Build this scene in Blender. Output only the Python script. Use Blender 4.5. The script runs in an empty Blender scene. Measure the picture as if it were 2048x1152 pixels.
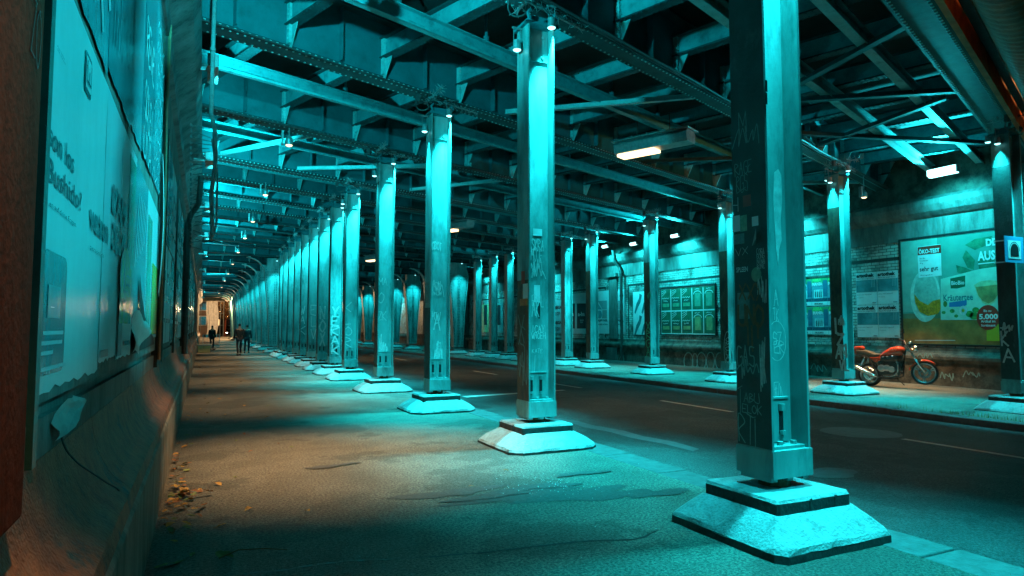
import bpy, bmesh, math, random
from mathutils import Vector, Matrix, Quaternion
random.seed(7)
R = math.radians
S = bpy.context.scene
C = S.collection
# ------------------------------------------------------------------ camera
CAM_H = 1.52; FPX = 1300.0; YAW = R(25.42); PITCH = R(3.52)
cd = bpy.data.cameras.new('camera'); cam = bpy.data.objects.new('camera', cd); C.objects.link(cam)
cam.location = (0, 0, CAM_H); cam.rotation_euler = (R(90) + PITCH, 0, -YAW)
cd.sensor_width = 36; cd.lens = FPX / 2048 * 36; cd.clip_start = 0.05; cd.clip_end = 1000
S.camera = cam
S.render.resolution_x = 1024; S.render.resolution_y = 576
# ------------------------------------------------------------------ world / exposure
W = bpy.data.worlds.new('World'); S.world = W; W.use_nodes = True
nt = W.node_tree; bg = nt.nodes['Background']
sky = nt.nodes.new('ShaderNodeTexSky'); sky.sky_type = 'NISHITA'; sky.sun_disc = False
sky.sun_elevation = R(-6); sky.sun_rotation = R(200)
hs = nt.nodes.new('ShaderNodeMixRGB'); hs.blend_type = 'MULTIPLY'; hs.inputs[0].default_value = 1
hs.inputs[2].default_value = (.7, .95, 1, 1)
nt.links.new(sky.outputs[0], hs.inputs[1]); nt.links.new(hs.outputs[0], bg.inputs[0]); bg.inputs[1].default_value = 0.05
S.view_settings.view_transform = 'Standard'; S.view_settings.look = 'None'
S.view_settings.exposure = 0.0; S.view_settings.gamma = 1.0
S.render.engine = 'CYCLES'
try:
    S.cycles.max_bounces = 4; S.cycles.diffuse_bounces = 1; S.cycles.glossy_bounces = 2; S.cycles.use_light_tree = True
    S.cycles.sample_clamp_indirect = 3
except Exception: pass
CY = (0.018, 0.86, 0.98); WARM = (1.0, 0.60, 0.28)
# ------------------------------------------------------------------ measuring helpers (pixel of the photograph -> place)
FW = Vector((math.sin(YAW) * math.cos(PITCH), math.cos(YAW) * math.cos(PITCH), math.sin(PITCH)))
RT = Vector((math.cos(YAW), -math.sin(YAW), 0)); UP = RT.cross(FW)
def ray(px, py): return FW + RT * ((px - 1024) / FPX) + UP * ((576 - py) / FPX)
def onX(px, py, X): d = ray(px, py); t = X / d.x; return (d.y * t, CAM_H + d.z * t)       # -> (Y, z)
def onY(px, py, Y): d = ray(px, py); t = Y / d.y; return (d.x * t, CAM_H + d.z * t)       # -> (X, z)
def onZ(px, py, z): d = ray(px, py); t = (z - CAM_H) / d.z; return (d.x * t, d.y * t)     # -> (X, Y)
# ------------------------------------------------------------------ materials
MATS = {}
def mat(name, col, rough=.6, metal=0, var=.25, scale=3.0, bump=.15, bscale=40, dirt=None, dscale=1.3, dlo=.5, dhi=.65, spec=.5, streak=1.0, coat=0):
    if name in MATS: return MATS[name]
    m = bpy.data.materials.new(name); m.use_nodes = True; n = m.node_tree; b = n.nodes['Principled BSDF']; L = n.links
    geo = n.nodes.new('ShaderNodeNewGeometry'); mp = n.nodes.new('ShaderNodeMapping'); L.new(geo.outputs['Position'], mp.inputs[0])
    mp.inputs['Scale'].default_value = (1, 1, streak)
    no = n.nodes.new('ShaderNodeTexNoise'); no.inputs['Scale'].default_value = scale; no.inputs['Detail'].default_value = 8; no.inputs['Roughness'].default_value = .65
    L.new(mp.outputs[0], no.inputs['Vector'])
    cr = n.nodes.new('ShaderNodeValToRGB'); e = cr.color_ramp.elements
    e[0].position = .3; e[1].position = .7
    e[0].color = (*[c * (1 - var) for c in col], 1); e[1].color = (*[min(1, c * (1 + var)) for c in col], 1)
    L.new(no.outputs['Fac'], cr.inputs[0]); out = cr.outputs[0]
    if dirt:
        n2 = n.nodes.new('ShaderNodeTexNoise'); n2.inputs['Scale'].default_value = dscale; n2.inputs['Detail'].default_value = 10; n2.inputs['Roughness'].default_value = .7
        L.new(mp.outputs[0], n2.inputs['Vector'])
        r2 = n.nodes.new('ShaderNodeValToRGB'); r2.color_ramp.elements[0].position = dlo; r2.color_ramp.elements[1].position = dhi
        L.new(n2.outputs['Fac'], r2.inputs[0])
        mx = n.nodes.new('ShaderNodeMixRGB'); mx.inputs[2].default_value = (*dirt, 1)
        L.new(r2.outputs[0], mx.inputs[0]); L.new(out, mx.inputs[1]); out = mx.outputs[0]
    L.new(out, b.inputs['Base Color'])
    b.inputs['Roughness'].default_value = rough; b.inputs['Metallic'].default_value = metal
    b.inputs['Specular IOR Level'].default_value = spec; b.inputs['Coat Weight'].default_value = coat
    if bump:
        n3 = n.nodes.new('ShaderNodeTexNoise'); n3.inputs['Scale'].default_value = bscale; n3.inputs['Detail'].default_value = 5
        L.new(geo.outputs['Position'], n3.inputs['Vector'])
        bp = n.nodes.new('ShaderNodeBump'); bp.inputs['Strength'].default_value = bump; bp.inputs['Distance'].default_value = .02
        L.new(n3.outputs['Fac'], bp.inputs['Height']); L.new(bp.outputs[0], b.inputs['Normal'])
    MATS[name] = m; return m
def emit(name, col, s):
    if name in MATS: return MATS[name]
    m = bpy.data.materials.new(name); m.use_nodes = True; b = m.node_tree.nodes['Principled BSDF']
    b.inputs['Base Color'].default_value = (*col, 1); b.inputs['Emission Color'].default_value = (*col, 1); b.inputs['Emission Strength'].default_value = s
    try: m.cycles.emission_sampling = 'NONE'
    except Exception: pass
    MATS[name] = m; return m
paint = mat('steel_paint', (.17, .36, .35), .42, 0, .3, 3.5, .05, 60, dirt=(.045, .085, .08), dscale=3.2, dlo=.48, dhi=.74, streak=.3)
paint_l = mat('lit_beam_tone', (.22, .56, .56), .5, 0, .2, 4, .1, 50, dirt=(.06, .2, .2), dscale=5, dlo=.55, dhi=.75)  # lighter tone stands in for light on gussets and near beams
paint_m = mat('half_lit_beam_tone', (.05, .36, .38), .5, 0, .2, 4, .1, 50, dirt=(.02, .15, .16), dscale=5, dlo=.5, dhi=.75, spec=.3)  # mid tone, light put into the colour of beams and stringer webs
paint_k = mat('shaded_dark_steel', (.012, .075, .08), .55, 0, .35, 5, .2, 40, spec=.25)  # darker tone paints shade on flanges and undersides; also plain dark steel
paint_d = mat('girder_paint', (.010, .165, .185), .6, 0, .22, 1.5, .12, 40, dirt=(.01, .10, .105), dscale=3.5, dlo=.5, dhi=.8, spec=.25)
rust = mat('rusty_steel', (.16, .07, .03), .8, 0, .5, 20, .5, 60)
conc = mat('painted_plinth_concrete', (.36, .40, .39), .85, 0, .22, 14, .8, 55, dirt=(.10, .11, .105), dscale=9, dlo=.54, dhi=.8)
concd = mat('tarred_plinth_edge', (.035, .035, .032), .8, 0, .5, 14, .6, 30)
dark = mat('dark_deck', (.01, .018, .018), .9, 0, .4, 2, .3, 8)
blackm = mat('black_rubber', (.02, .02, .02), .7, 0, .3, 20, .1)
chrome = mat('chrome', (.7, .7, .7), .18, 1, .05, 4, 0)
alu = mat('dull_aluminium', (.35, .35, .36), .35, .9, .15, 12, .1)
orange = mat('orange_red_paint', (.55, .065, .025), .22, 0, .06, 4, 0, coat=.5)
leather = mat('worn_seat_cover', (.07, .062, .05), .55, 0, .3, 20, .2)
cable = mat('cable_rubber', (.05, .06, .06), .5, 0, .3, 20, .1)
galv = mat('galvanised_steel', (.32, .36, .36), .4, .5, .3, 15, .2)
white = mat('paper_white', (.68, .72, .72), .35, 0, .08, 5, .25, 9, dirt=(.4, .42, .4), dscale=3, dlo=.6, dhi=.8)
ink = mat('print_black', (.015, .02, .022), .4, 0, .1, 5, 0)
chalk = mat('chalk_marker', (.55, .62, .6), .7, 0, .3, 30, 0)
chalk_m = mat('marker_mid', (.22, .36, .34), .7, 0, .3, 30, 0)
chalk_d = mat('faded_marker', (.17, .25, .24), .7, 0, .3, 30, 0)
green_mk = mat('green_marker', (.10, .42, .22), .6, 0, .3, 30, 0)
brown_mk = mat('brown_spray', (.20, .085, .035), .7, 0, .3, 30, 0)
leafA = mat('leaf_yellow', (.55, .30, .05), .6, 0, .4, 25, .1)
leafB = mat('leaf_green', (.22, .26, .07), .6, 0, .4, 25, .1)
leafC = mat('leaf_brown', (.34, .13, .04), .6, 0, .4, 25, .1)
stone = mat('weathered_stone', (.17, .185, .17), .8, 0, .35, 3.5, .6, 18, dirt=(.07, .065, .055), dscale=4.2, dlo=.42, dhi=.72, streak=.22)
stoned = mat('sooty_base_stone', (.13, .115, .09), .7, 0, .5, 3, .6, 14, dirt=(.03, .028, .022), dscale=2.5, dlo=.45, dhi=.62)
ledge = mat('brown_ledge_stone', (.22, .10, .05), .5, 0, .55, 9, .6, 60, dirt=(.02, .07, .075), dscale=3.0, dlo=.56, dhi=.64, spec=.15)
barrier = mat('concrete_barrier', (.27, .24, .19), .7, 0, .4, 6, .5, 25, dirt=(.06, .065, .06), dscale=4, dlo=.5, dhi=.68, streak=.3)
wood = mat('brown_timber', (.10, .027, .016), .9, 0, .4, 6, .3, 30, streak=.15, spec=.05)
def asphalt(name, col, rough, masks=()):
    m = bpy.data.materials.new(name); m.use_nodes = True; n = m.node_tree; b = n.nodes['Principled BSDF']; L = n.links
    geo = n.nodes.new('ShaderNodeNewGeometry')
    def noise(sc, det=6, ro=.6):
        t = n.nodes.new('ShaderNodeTexNoise'); t.inputs['Scale'].default_value = sc; t.inputs['Detail'].default_value = det; t.inputs['Roughness'].default_value = ro
        L.new(geo.outputs['Position'], t.inputs['Vector']); return t
    def ramp(src, p0, p1, c0, c1):
        r = n.nodes.new('ShaderNodeValToRGB'); r.color_ramp.elements[0].position = p0; r.color_ramp.elements[1].position = p1
        r.color_ramp.elements[0].color = (*c0, 1); r.color_ramp.elements[1].color = (*c1, 1); L.new(src, r.inputs[0]); return r.outputs[0]
    base = ramp(noise(1.1, 9, .65).outputs['Fac'], .35, .65, [c * .72 for c in col], [c * 1.3 for c in col])
    grain = ramp(noise(44, 5, .9).outputs['Fac'], .43, .58, (.3, .3, .3), (2.0, 2.0, 1.95))
    mx = n.nodes.new('ShaderNodeMixRGB'); mx.blend_type = 'MULTIPLY'; mx.inputs[0].default_value = 1; L.new(base, mx.inputs[1]); L.new(grain, mx.inputs[2])
    vo = n.nodes.new('ShaderNodeTexVoronoi'); vo.inputs['Scale'].default_value = 42; L.new(geo.outputs['Position'], vo.inputs['Vector'])
    sp = ramp(vo.outputs['Distance'], .06, .14, (1, 1, 1), (0, 0, 0))
    nn = ramp(noise(14, 2).outputs['Fac'], .5, .62, (0, 0, 0), (1, 1, 1))
    mm = n.nodes.new('ShaderNodeMixRGB'); mm.blend_type = 'MULTIPLY'; mm.inputs[0].default_value = 1; L.new(sp, mm.inputs[1]); L.new(nn, mm.inputs[2])
    m2 = n.nodes.new('ShaderNodeMixRGB'); m2.inputs[2].default_value = (.42, .42, .38, 1); L.new(mm.outputs[0], m2.inputs[0]); L.new(mx.outputs[0], m2.inputs[1])
    wet = ramp(noise(.55, 8, .62).outputs['Fac'], .53, .56, (0, 0, 0), (1, 1, 1))
    m3 = n.nodes.new('ShaderNodeMixRGB'); m3.blend_type = 'MULTIPLY'; m3.inputs[2].default_value = (.55, .56, .56, 1); L.new(wet, m3.inputs[0]); L.new(m2.outputs[0], m3.inputs[1])
    L.new(m3.outputs[0], b.inputs['Base Color']); b.inputs['Roughness'].default_value = rough
    bp = n.nodes.new('ShaderNodeBump'); bp.inputs['Strength'].default_value = 1; bp.inputs['Distance'].default_value = .02
    L.new(noise(85, 4, .7).outputs['Fac'], bp.inputs['Height']); L.new(bp.outputs[0], b.inputs['Normal'])
    MATS[name] = m; return m
walk_m = asphalt('walkway_asphalt', (.165, .152, .125), .62)
road_m = asphalt('road_asphalt', (.088, .088, .084), .55)
road2_m = asphalt('newer_road_asphalt', (.07, .076, .076), .55)
patch_m = mat('repair_patch', (.075, .074, .07), .6, 0, .4, 30, .6, 80)
patchl_m = mat('worn_light_patch', (.125, .14, .14), .45, 0, .3, 8, .4, 80)
kerb_m = mat('kerb_stone', (.12, .125, .12), .7, 0, .35, 9, .5, 40)
line_m = mat('worn_road_paint', (.75, .75, .7), .6, 0, .2, 12, .4, 80, dirt=(.2, .2, .19), dscale=14, dlo=.58, dhi=.72)
def brick_mat():
    m = bpy.data.materials.new('glazed_brick'); m.use_nodes = True; n = m.node_tree; b = n.nodes['Principled BSDF']; L = n.links
    geo = n.nodes.new('ShaderNodeNewGeometry'); se = n.nodes.new('ShaderNodeSeparateXYZ'); L.new(geo.outputs['Position'], se.inputs[0])
    co = n.nodes.new('ShaderNodeCombineXYZ'); L.new(se.outputs[1], co.inputs[0]); L.new(se.outputs[2], co.inputs[1])
    bt = n.nodes.new('ShaderNodeTexBrick'); L.new(co.outputs[0], bt.inputs['Vector']); bt.inputs['Scale'].default_value = 1
    bt.inputs['Brick Width'].default_value = .26; bt.inputs['Row Height'].default_value = .095; bt.inputs['Mortar Size'].default_value = .009
    bt.inputs['Color1'].default_value = (.6, .64, .58, 1); bt.inputs['Color2'].default_value = (.36, .4, .37, 1); bt.inputs['Mortar'].default_value = (.03, .03, .028, 1)
    no = n.nodes.new('ShaderNodeTexNoise'); no.inputs['Scale'].default_value = .9; no.inputs['Detail'].default_value = 9; no.inputs['Roughness'].default_value = .7
    L.new(geo.outputs['Position'], no.inputs['Vector'])
    r = n.nodes.new('ShaderNodeValToRGB'); r.color_ramp.elements[0].position = .46; r.color_ramp.elements[1].position = .62; L.new(no.outputs['Fac'], r.inputs[0])
    mx = n.nodes.new('ShaderNodeMixRGB'); mx.inputs[2].default_value = (.055, .055, .045, 1); L.new(r.outputs[0], mx.inputs[0]); L.new(bt.outputs['Color'], mx.inputs[1])
    L.new(mx.outputs[0], b.inputs['Base Color']); b.inputs['Roughness'].default_value = .35
    bp = n.nodes.new('ShaderNodeBump'); bp.inputs['Strength'].default_value = .5; bp.inputs['Distance'].default_value = .01; bp.invert = True
    L.new(bt.outputs['Fac'], bp.inputs['Height']); L.new(bp.outputs[0], b.inputs['Normal'])
    return m
brick = brick_mat()
# ------------------------------------------------------------------ mesh helpers
class MB:
    def __init__(s): s.v = []; s.f = []; s.mi = []; s.m = 0
    def add(s, vs, fs, M=None):
        o = len(s.v)
        for p in vs:
            p = Vector(p); s.v.append(tuple(M @ p) if M else tuple(p))
        for f in fs: s.f.append(tuple(o + i for i in f)); s.mi.append(s.m)
        return s
    def box(s, x0, x1, y0, y1, z0, z1, M=None):
        return s.add([(x0, y0, z0), (x1, y0, z0), (x1, y1, z0), (x0, y1, z0), (x0, y0, z1), (x1, y0, z1), (x1, y1, z1), (x0, y1, z1)],
                     [(0, 3, 2, 1), (4, 5, 6, 7), (0, 1, 5, 4), (1, 2, 6, 5), (2, 3, 7, 6), (3, 0, 4, 7)], M)
    def bar(s, a, b, w, h, up=(0, 0, 1)):                     # rectangular bar between two points
        a = Vector(a); b = Vector(b); d = (b - a); l = d.length; d.normalize(); up = Vector(up)
        x = d.cross(up)
        if x.length < 1e-4: x = d.cross(Vector((1, 0, 0)))
        x.normalize(); z = x.cross(d)
        M = Matrix((x, d, z)).transposed().to_4x4(); M.translation = a
        return s.box(-w / 2, w / 2, 0, l, -h / 2, h / 2, M)
    def tube(s, pts, r, n=8, cap=True):
        pts = [Vector(p) for p in pts]; rr = r if isinstance(r, (list, tuple)) else [r] * len(pts); o = len(s.v); x = None
        for i, p in enumerate(pts):
            d = (pts[min(i + 1, len(pts) - 1)] - pts[max(i - 1, 0)]).normalized()
            if x is None:
                x = d.cross(Vector((0, 0, 1)));
                if x.length < .05: x = d.cross(Vector((1, 0, 0)))
            x = (x - d * x.dot(d)).normalized(); y = d.cross(x)
            for k in range(n):
                a = 2 * math.pi * k / n; s.v.append(tuple(p + (x * math.cos(a) + y * math.sin(a)) * rr[i]))
        for i in range(len(pts) - 1):
            for k in range(n):
                s.f.append((o + i * n + k, o + i * n + (k + 1) % n, o + (i + 1) * n + (k + 1) % n, o + (i + 1) * n + k)); s.mi.append(s.m)
        if cap:
            s.f.append(tuple(o + k for k in range(n))[::-1]); s.mi.append(s.m)
            s.f.append(tuple(o + (len(pts) - 1) * n + k for k in range(n))); s.mi.append(s.m)
        return s
    def prism(s, poly, axis, t0, t1, M=None):                 # polygon extruded along axis 0,1,2; poly gives the other two coordinates in order
        def P(p, t): q = list(p); q.insert(axis, t); return q
        n = len(poly)
        return s.add([P(p, t0) for p in poly] + [P(p, t1) for p in poly],
                     [tuple(range(n))[::-1], tuple(range(n, 2 * n))] + [(i, (i + 1) % n, n + (i + 1) % n, n + i) for i in range(n)], M)
    def lathe(s, prof, n=24, M=None, close=False):            # prof: (r, z) round z
        vs = []; fs = []
        for (r, z) in prof:
            for k in range(n): a = 2 * math.pi * k / n; vs.append((r * math.cos(a), r * math.sin(a), z))
        m = len(prof)
        for i in range(m if close else m - 1):
            j = (i + 1) % m
            for k in range(n): fs.append((i * n + k, i * n + (k + 1) % n, j * n + (k + 1) % n, j * n + k))
        return s.add(vs, fs, M)
    def mesh(s, name, mats):
        me = bpy.data.meshes.new(name); me.from_pydata(s.v, [], s.f)
        mats = mats if isinstance(mats, (list, tuple)) else [mats]
        for m in mats: me.materials.append(m)
        if len(mats) > 1: me.polygons.foreach_set('material_index', s.mi)
        bm = bmesh.new(); bm.from_mesh(me); bmesh.ops.recalc_face_normals(bm, faces=bm.faces); bm.to_mesh(me); bm.free()
        return me
    def build(s, name, mats, parent=None, smooth=False, bevel=0, loc=None):
        o = bpy.data.objects.new(name, s.mesh(name, mats)); C.objects.link(o)
        if parent: o.parent = parent
        if loc: o.location = loc
        if smooth:
            for p in o.data.polygons: p.use_smooth = True
        if bevel:
            b = o.modifiers.new('bevel', 'BEVEL'); b.width = bevel; b.segments = 2; b.limit_method = 'ANGLE'
        return o
def tag(o, label=None, cat=None, group=None, kind=None):
    if label: o['label'] = label
    if cat: o['category'] = cat
    if group: o['group'] = group
    if kind: o['kind'] = kind
    return o
def thing(name, label, cat, loc=(0, 0, 0), rz=0, group=None):
    o = bpy.data.objects.new(name, None); C.objects.link(o); o.location = loc; o.rotation_euler = (0, 0, rz); o.empty_display_size = .2
    return tag(o, label, cat, group)
def link_mesh(name, me, parent=None, loc=None, rz=0):
    o = bpy.data.objects.new(name, me); C.objects.link(o)
    if parent: o.parent = parent
    if loc: o.location = loc
    o.rotation_euler = (0, 0, rz); return o
def copy_tree(o, parent=None):
    c = o.copy(); C.objects.link(c); c.parent = parent
    for ch in list(o.children): copy_tree(ch, c)
    return c
def lamp(kind, name, loc, col, e, size=.06, spot=None, blend=1, aim=(0, 0, -1)):
    l = bpy.data.lights.new(name, kind); l.color = col; l.energy = e
    if kind != 'AREA': l.shadow_soft_size = size
    else: l.size = size
    if kind == 'SPOT': l.spot_size = R(spot); l.spot_blend = blend
    o = bpy.data.objects.new(name, l); C.objects.link(o); o.location = loc
    o.rotation_euler = Vector(aim).to_track_quat('-Z', 'Y').to_euler(); return o
def ordw(i): return ['first', 'second', 'third', 'fourth', 'fifth', 'sixth', 'seventh', 'eighth', 'ninth', 'tenth', 'eleventh', 'twelfth', 'thirteenth', 'fourteenth', 'fifteenth', 'sixteenth', 'seventeenth', 'eighteenth', 'nineteenth', 'twentieth', 'twenty-first', 'twenty-second', 'twenty-third', 'twenty-fourth', 'twenty-fifth', 'twenty-sixth', 'twenty-seventh', 'twenty-eighth', 'twenty-ninth', 'thirtieth', 'thirty-first', 'thirty-second', 'thirty-third', 'thirty-fourth', 'thirty-fifth', 'thirty-sixth'][i]
# text as flat lettering.  face: '+X' (seen from +X, reads towards +Y), '-X' (reads towards -Y), '-Y' (reads towards +X)
def lettering(txt, pos, h, face, m, parent, name='lettering', w=None, bold=0, shear=0, align='LEFT', off=.004, rot=0):
    cu = bpy.data.curves.new('t', 'FONT'); cu.body = txt; cu.size = 1; cu.offset = bold; cu.shear = shear; cu.resolution_u = 2; cu.align_x = align
    to = bpy.data.objects.new('t', cu); C.objects.link(to)
    dg = bpy.context.evaluated_depsgraph_get(); me = bpy.data.meshes.new_from_object(to.evaluated_get(dg)); bpy.data.objects.remove(to); bpy.data.curves.remove(cu)
    xs = [v.co.x for v in me.vertices] or [0, 1]; wid = max(xs) - min(xs)
    sy = h / .73; sx = (w / wid) if w else sy
    X = {'+X': Vector((0, 1, 0)), '-X': Vector((0, -1, 0)), '-Y': Vector((1, 0, 0))}[face]
    N = {'+X': Vector((1, 0, 0)), '-X': Vector((-1, 0, 0)), '-Y': Vector((0, -1, 0))}[face]
    Z = Vector((0, 0, 1)); ca, sa = math.cos(rot), math.sin(rot)
    base = Vector(pos) + N * off - (parent.matrix_world.translation if False else Vector((0, 0, 0)))
    for v in me.vertices:
        a, b = v.co.x * sx, v.co.y * sy
        a, b = a * ca - b * sa, a * sa + b * ca
        v.co = base + X * a + Z * b
    me.materials.append(m)
    o = bpy.data.objects.new(name, me); C.objects.link(o)
    if parent:
        o.parent = parent; o.matrix_parent_inverse = Matrix.Translation(-Vector(parent.location)) if parent.rotation_euler.z == 0 else Matrix.Identity(4)
    return o
def wchild(o, parent):   # parent a mesh made in world coordinates
    o.parent = parent; q = Vector((0, 0, 0)); p = parent
    while p: q += Vector(p.location); p = p.parent
    o.matrix_parent_inverse = Matrix.Translation(-q); return o
# single stroke letters for marker and spray writing
GL = {'A': [[(0, 0), (.5, 1), (1, 0)], [(.2, .4), (.8, .4)]], 'B': [[(0, 0), (0, 1), (.8, .8), (0, .52), (1, .25), (0, 0)]], 'C': [[(1, .9), (.3, 1), (0, .5), (.3, 0), (1, .1)]], 'E': [[(1, 1), (0, 1), (0, 0), (1, 0)], [(0, .5), (.7, .5)]],
      'F': [[(1, 1), (0, 1), (0, 0)], [(0, .5), (.7, .5)]], 'G': [[(1, .9), (.3, 1), (0, .5), (.3, 0), (1, .1), (1, .5), (.6, .5)]], 'H': [[(0, 0), (0, 1)], [(1, 0), (1, 1)], [(0, .5), (1, .5)]], 'I': [[(.5, 0), (.5, 1)]],
      'K': [[(0, 0), (0, 1)], [(1, 1), (0, .45), (1, 0)]], 'L': [[(0, 1), (0, 0), (1, 0)]], 'M': [[(0, 0), (0, 1), (.5, .4), (1, 1), (1, 0)]], 'N': [[(0, 0), (0, 1), (1, 0), (1, 1)]], 'O': [[(.5, 1), (0, .7), (0, .3), (.5, 0), (1, .3), (1, .7), (.5, 1)]],
      'P': [[(0, 0), (0, 1), (1, .8), (0, .5)]], 'R': [[(0, 0), (0, 1), (1, .8), (0, .5), (1, 0)]], 'S': [[(1, .9), (.2, 1), (.1, .6), (.9, .4), (.8, 0), (0, .1)]], 'T': [[(0, 1), (1, 1)], [(.5, 1), (.5, 0)]], 'U': [[(0, 1), (0, .2), (.5, 0), (1, .2), (1, 1)]],
      'V': [[(0, 1), (.5, 0), (1, 1)]], 'W': [[(0, 1), (.25, 0), (.5, .7), (.75, 0), (1, 1)]], 'X': [[(0, 0), (1, 1)], [(0, 1), (1, 0)]], 'Y': [[(0, 1), (.5, .5), (1, 1)], [(.5, .5), (.5, 0)]], 'Z': [[(0, 1), (1, 1), (0, 0), (1, 0)]]}
def ribbon(mb, pts, w, P, n_):
    # pts in (u, v); P maps (u, v) to a place; constant width strokes with mitred joints
    for i in range(len(pts) - 1):
        a = Vector(pts[i]); b = Vector(pts[i + 1]); d = b - a
        if d.length < 1e-5: continue
        d.normalize(); q = Vector((-d.y, d.x)) * w / 2; a = a - d * w * .3; b = b + d * w * .3
        e = (n_ + len(mb.f) % 7) * .00012
        mb.add([P(*(a + q), e), P(*(b + q), e), P(*(b - q), e), P(*(a - q), e)], [(0, 1, 2, 3)])
def smooth_pts(pts, k=4):
    if len(pts) < 3: return pts
    out = []
    for i in range(len(pts) - 1):
        p0 = Vector(pts[max(i - 1, 0)]); p1 = Vector(pts[i]); p2 = Vector(pts[i + 1]); p3 = Vector(pts[min(i + 2, len(pts) - 1)])
        for j in range(k):
            t = j / k; out.append(tuple(.5 * ((2 * p1) + (p2 - p0) * t + (2 * p0 - 5 * p1 + 4 * p2 - p3) * t * t + (3 * p1 - p0 - 3 * p2 + p3) * t ** 3)))
    out.append(tuple(pts[-1])); return out
def facemap(face, at, off=.003):
    if face == '+X': return lambda u, v, e: (at + off + e, u, v)
    if face == '-X': return lambda u, v, e: (at - off - e, -u, v)
    return lambda u, v, e: (u, at - off - e, v)
def graf(mb, txt, u, v, h, w, face, at, lw=.012, jit=.08, slope=0, off=.003, curly=False):
    P = facemap(face, at, off); s = h * .62; n = 0
    cw = w / max(1, len(txt))
    for ch in txt:
        if ch in GL:
            j = lambda: random.uniform(-jit, jit)
            for st in GL[ch]:
                pts = [(u + (x + j()) * cw * .78 + (y) * h * slope, v + (y + j()) * h) for x, y in st]
                if ch in 'BCGOPRSU' or curly: pts = smooth_pts(pts)
                ribbon(mb, pts, lw, P, n)
        u += cw; v += random.uniform(-.05, .05) * h
    return mb
def scribble(mb, u, v, h, w, face, at, lw=.012, n=9, off=.003):
    P = facemap(face, at, off); pts = []
    for i in range(n): pts.append((u + w * (i / (n - 1)) + random.uniform(-.12, .12) * w, v + h * (random.uniform(.55, 1) if i % 2 else random.uniform(0, .4))))
    ribbon(mb, smooth_pts(pts, 5), lw, P, 0); return mb

# ================================================================== SETTING
GA = R(20.5); G = Vector((math.cos(GA), math.sin(GA), 0)); PV = Vector((-math.sin(GA), math.cos(GA), 0))
XW = -.52; XR = 19.3; YEND = 108.0
def zroad(x): return -.10 - .15 * (x - 4.73) / 7.9
def struct(mb, name, m, **k): return tag(mb.build(name, m, **k), kind='structure')
# terrain far sheet
struct(MB().add([(-400, -60, -.42), (400, -60, -.42), (400, 600, -.42), (-400, 600, -.42)], [(0, 1, 2, 3)]), 'ground', mat('far_ground', (.05, .05, .05), .8))
m = MB(); m.box(-1.2, 4.35, -3, 240, -.5, 0); struct(m, 'left_pavement', walk_m)
m = MB(); m.add([(4.6, -3, zroad(4.6)), (8.95, -3, zroad(8.95)), (8.95, 240, zroad(8.95)), (4.6, 240, zroad(4.6))], [(0, 1, 2, 3)]); struct(m, 'road', road_m)
m = MB(); m.add([(8.95, -3, zroad(8.95)), (12.9, -3, zroad(12.9)), (12.9, 240, zroad(12.9)), (8.95, 240, zroad(8.95))], [(0, 1, 2, 3)]); struct(m, 'road_right_lane', road2_m)
ZR = -.12
m = MB(); m.box(12.98, 24, -3, 240, -.5, ZR - .01); struct(m, 'right_pavement', walk_m)
m = MB(); y = -3.0
while y < 120:                                              # kerbs of single stones with small gaps and uneven edges
    l = random.uniform(.85, 1.1); j = random.uniform(-.012, .012)
    m.box(4.355 + j, 4.735 + random.uniform(-.02, .03), y, y + l - .012, -.3, .004 + random.uniform(-.008, .004)); y += l
struct(m, 'left_kerb', kerb_m, bevel=.012)
m = MB(); y = -3.0
while y < 120:
    l = random.uniform(.85, 1.1); j = random.uniform(-.015, .015)
    m.box(12.68 + j, 12.975, y, y + l - .012, -.4, ZR - .002 + random.uniform(-.008, .006)); y += l
struct(m, 'right_kerb', kerb_m, bevel=.012)
# road markings and patches
def sheet(pts, z, name, m_, lift=.004):
    mb = MB(); n = len(pts); mb.add([(x, y, (zroad(x) if z is None else z) + lift) for x, y in pts], [tuple(range(n))]); return struct(mb, name, m_)
for i, yy in enumerate([4.3, 10.2, 16.1, 22.0, 27.9, 33.8, 39.7, 46, 52]):
    sheet([(9.78, yy), (9.91, yy), (9.91, yy + 2.3), (9.78, yy + 2.3)], None, 'lane_marking', line_m)
sheet([(5.7, 14.45), (7.3, 14.95), (9.0, 15.5), (9.0, 15.68), (7.4, 15.2), (5.65, 14.7)], None, 'worn_cross_line', line_m)
def blob(cx, cy, rx, ry, n=28, j=.18, seed=0):
    rnd = random.Random(seed); ph = [rnd.uniform(0, 6.28) for _ in range(4)]; out = []
    for k in range(n):
        a = 2 * math.pi * k / n; r = 1 + j * (math.sin(2 * a + ph[0]) + .6 * math.sin(3 * a + ph[1]) + .5 * math.sin(5 * a + ph[2])) + rnd.uniform(-j, j) * .3
        out.append((cx + rx * r * math.cos(a), cy + ry * r * math.sin(a)))
    return out
pts = [(5.95, 6.9), (6.15, 7.0), (6.22, 7.6), (6.1, 8.2), (6.15, 8.8), (6.0, 9.4), (6.05, 10.0), (5.85, 10.6), (5.72, 10.5), (5.8, 9.9), (5.72, 9.3), (5.85, 8.7), (5.82, 8.1), (5.95, 7.5)]
sheet(pts, None, 'repaired_strip', patchl_m)
sheet(blob(9.8, 7.3, .62, .6, 32, .03, 3), None, 'round_patch', patchl_m, .005)
sheet(blob(6.5, 5.25, .34, .28, 28, .15, 4), None, 'small_patch', patchl_m, .006)
patchd_m = mat('damp_stain', (.078, .075, .068), .5, 0, .5, 30, .6, 80)
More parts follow.
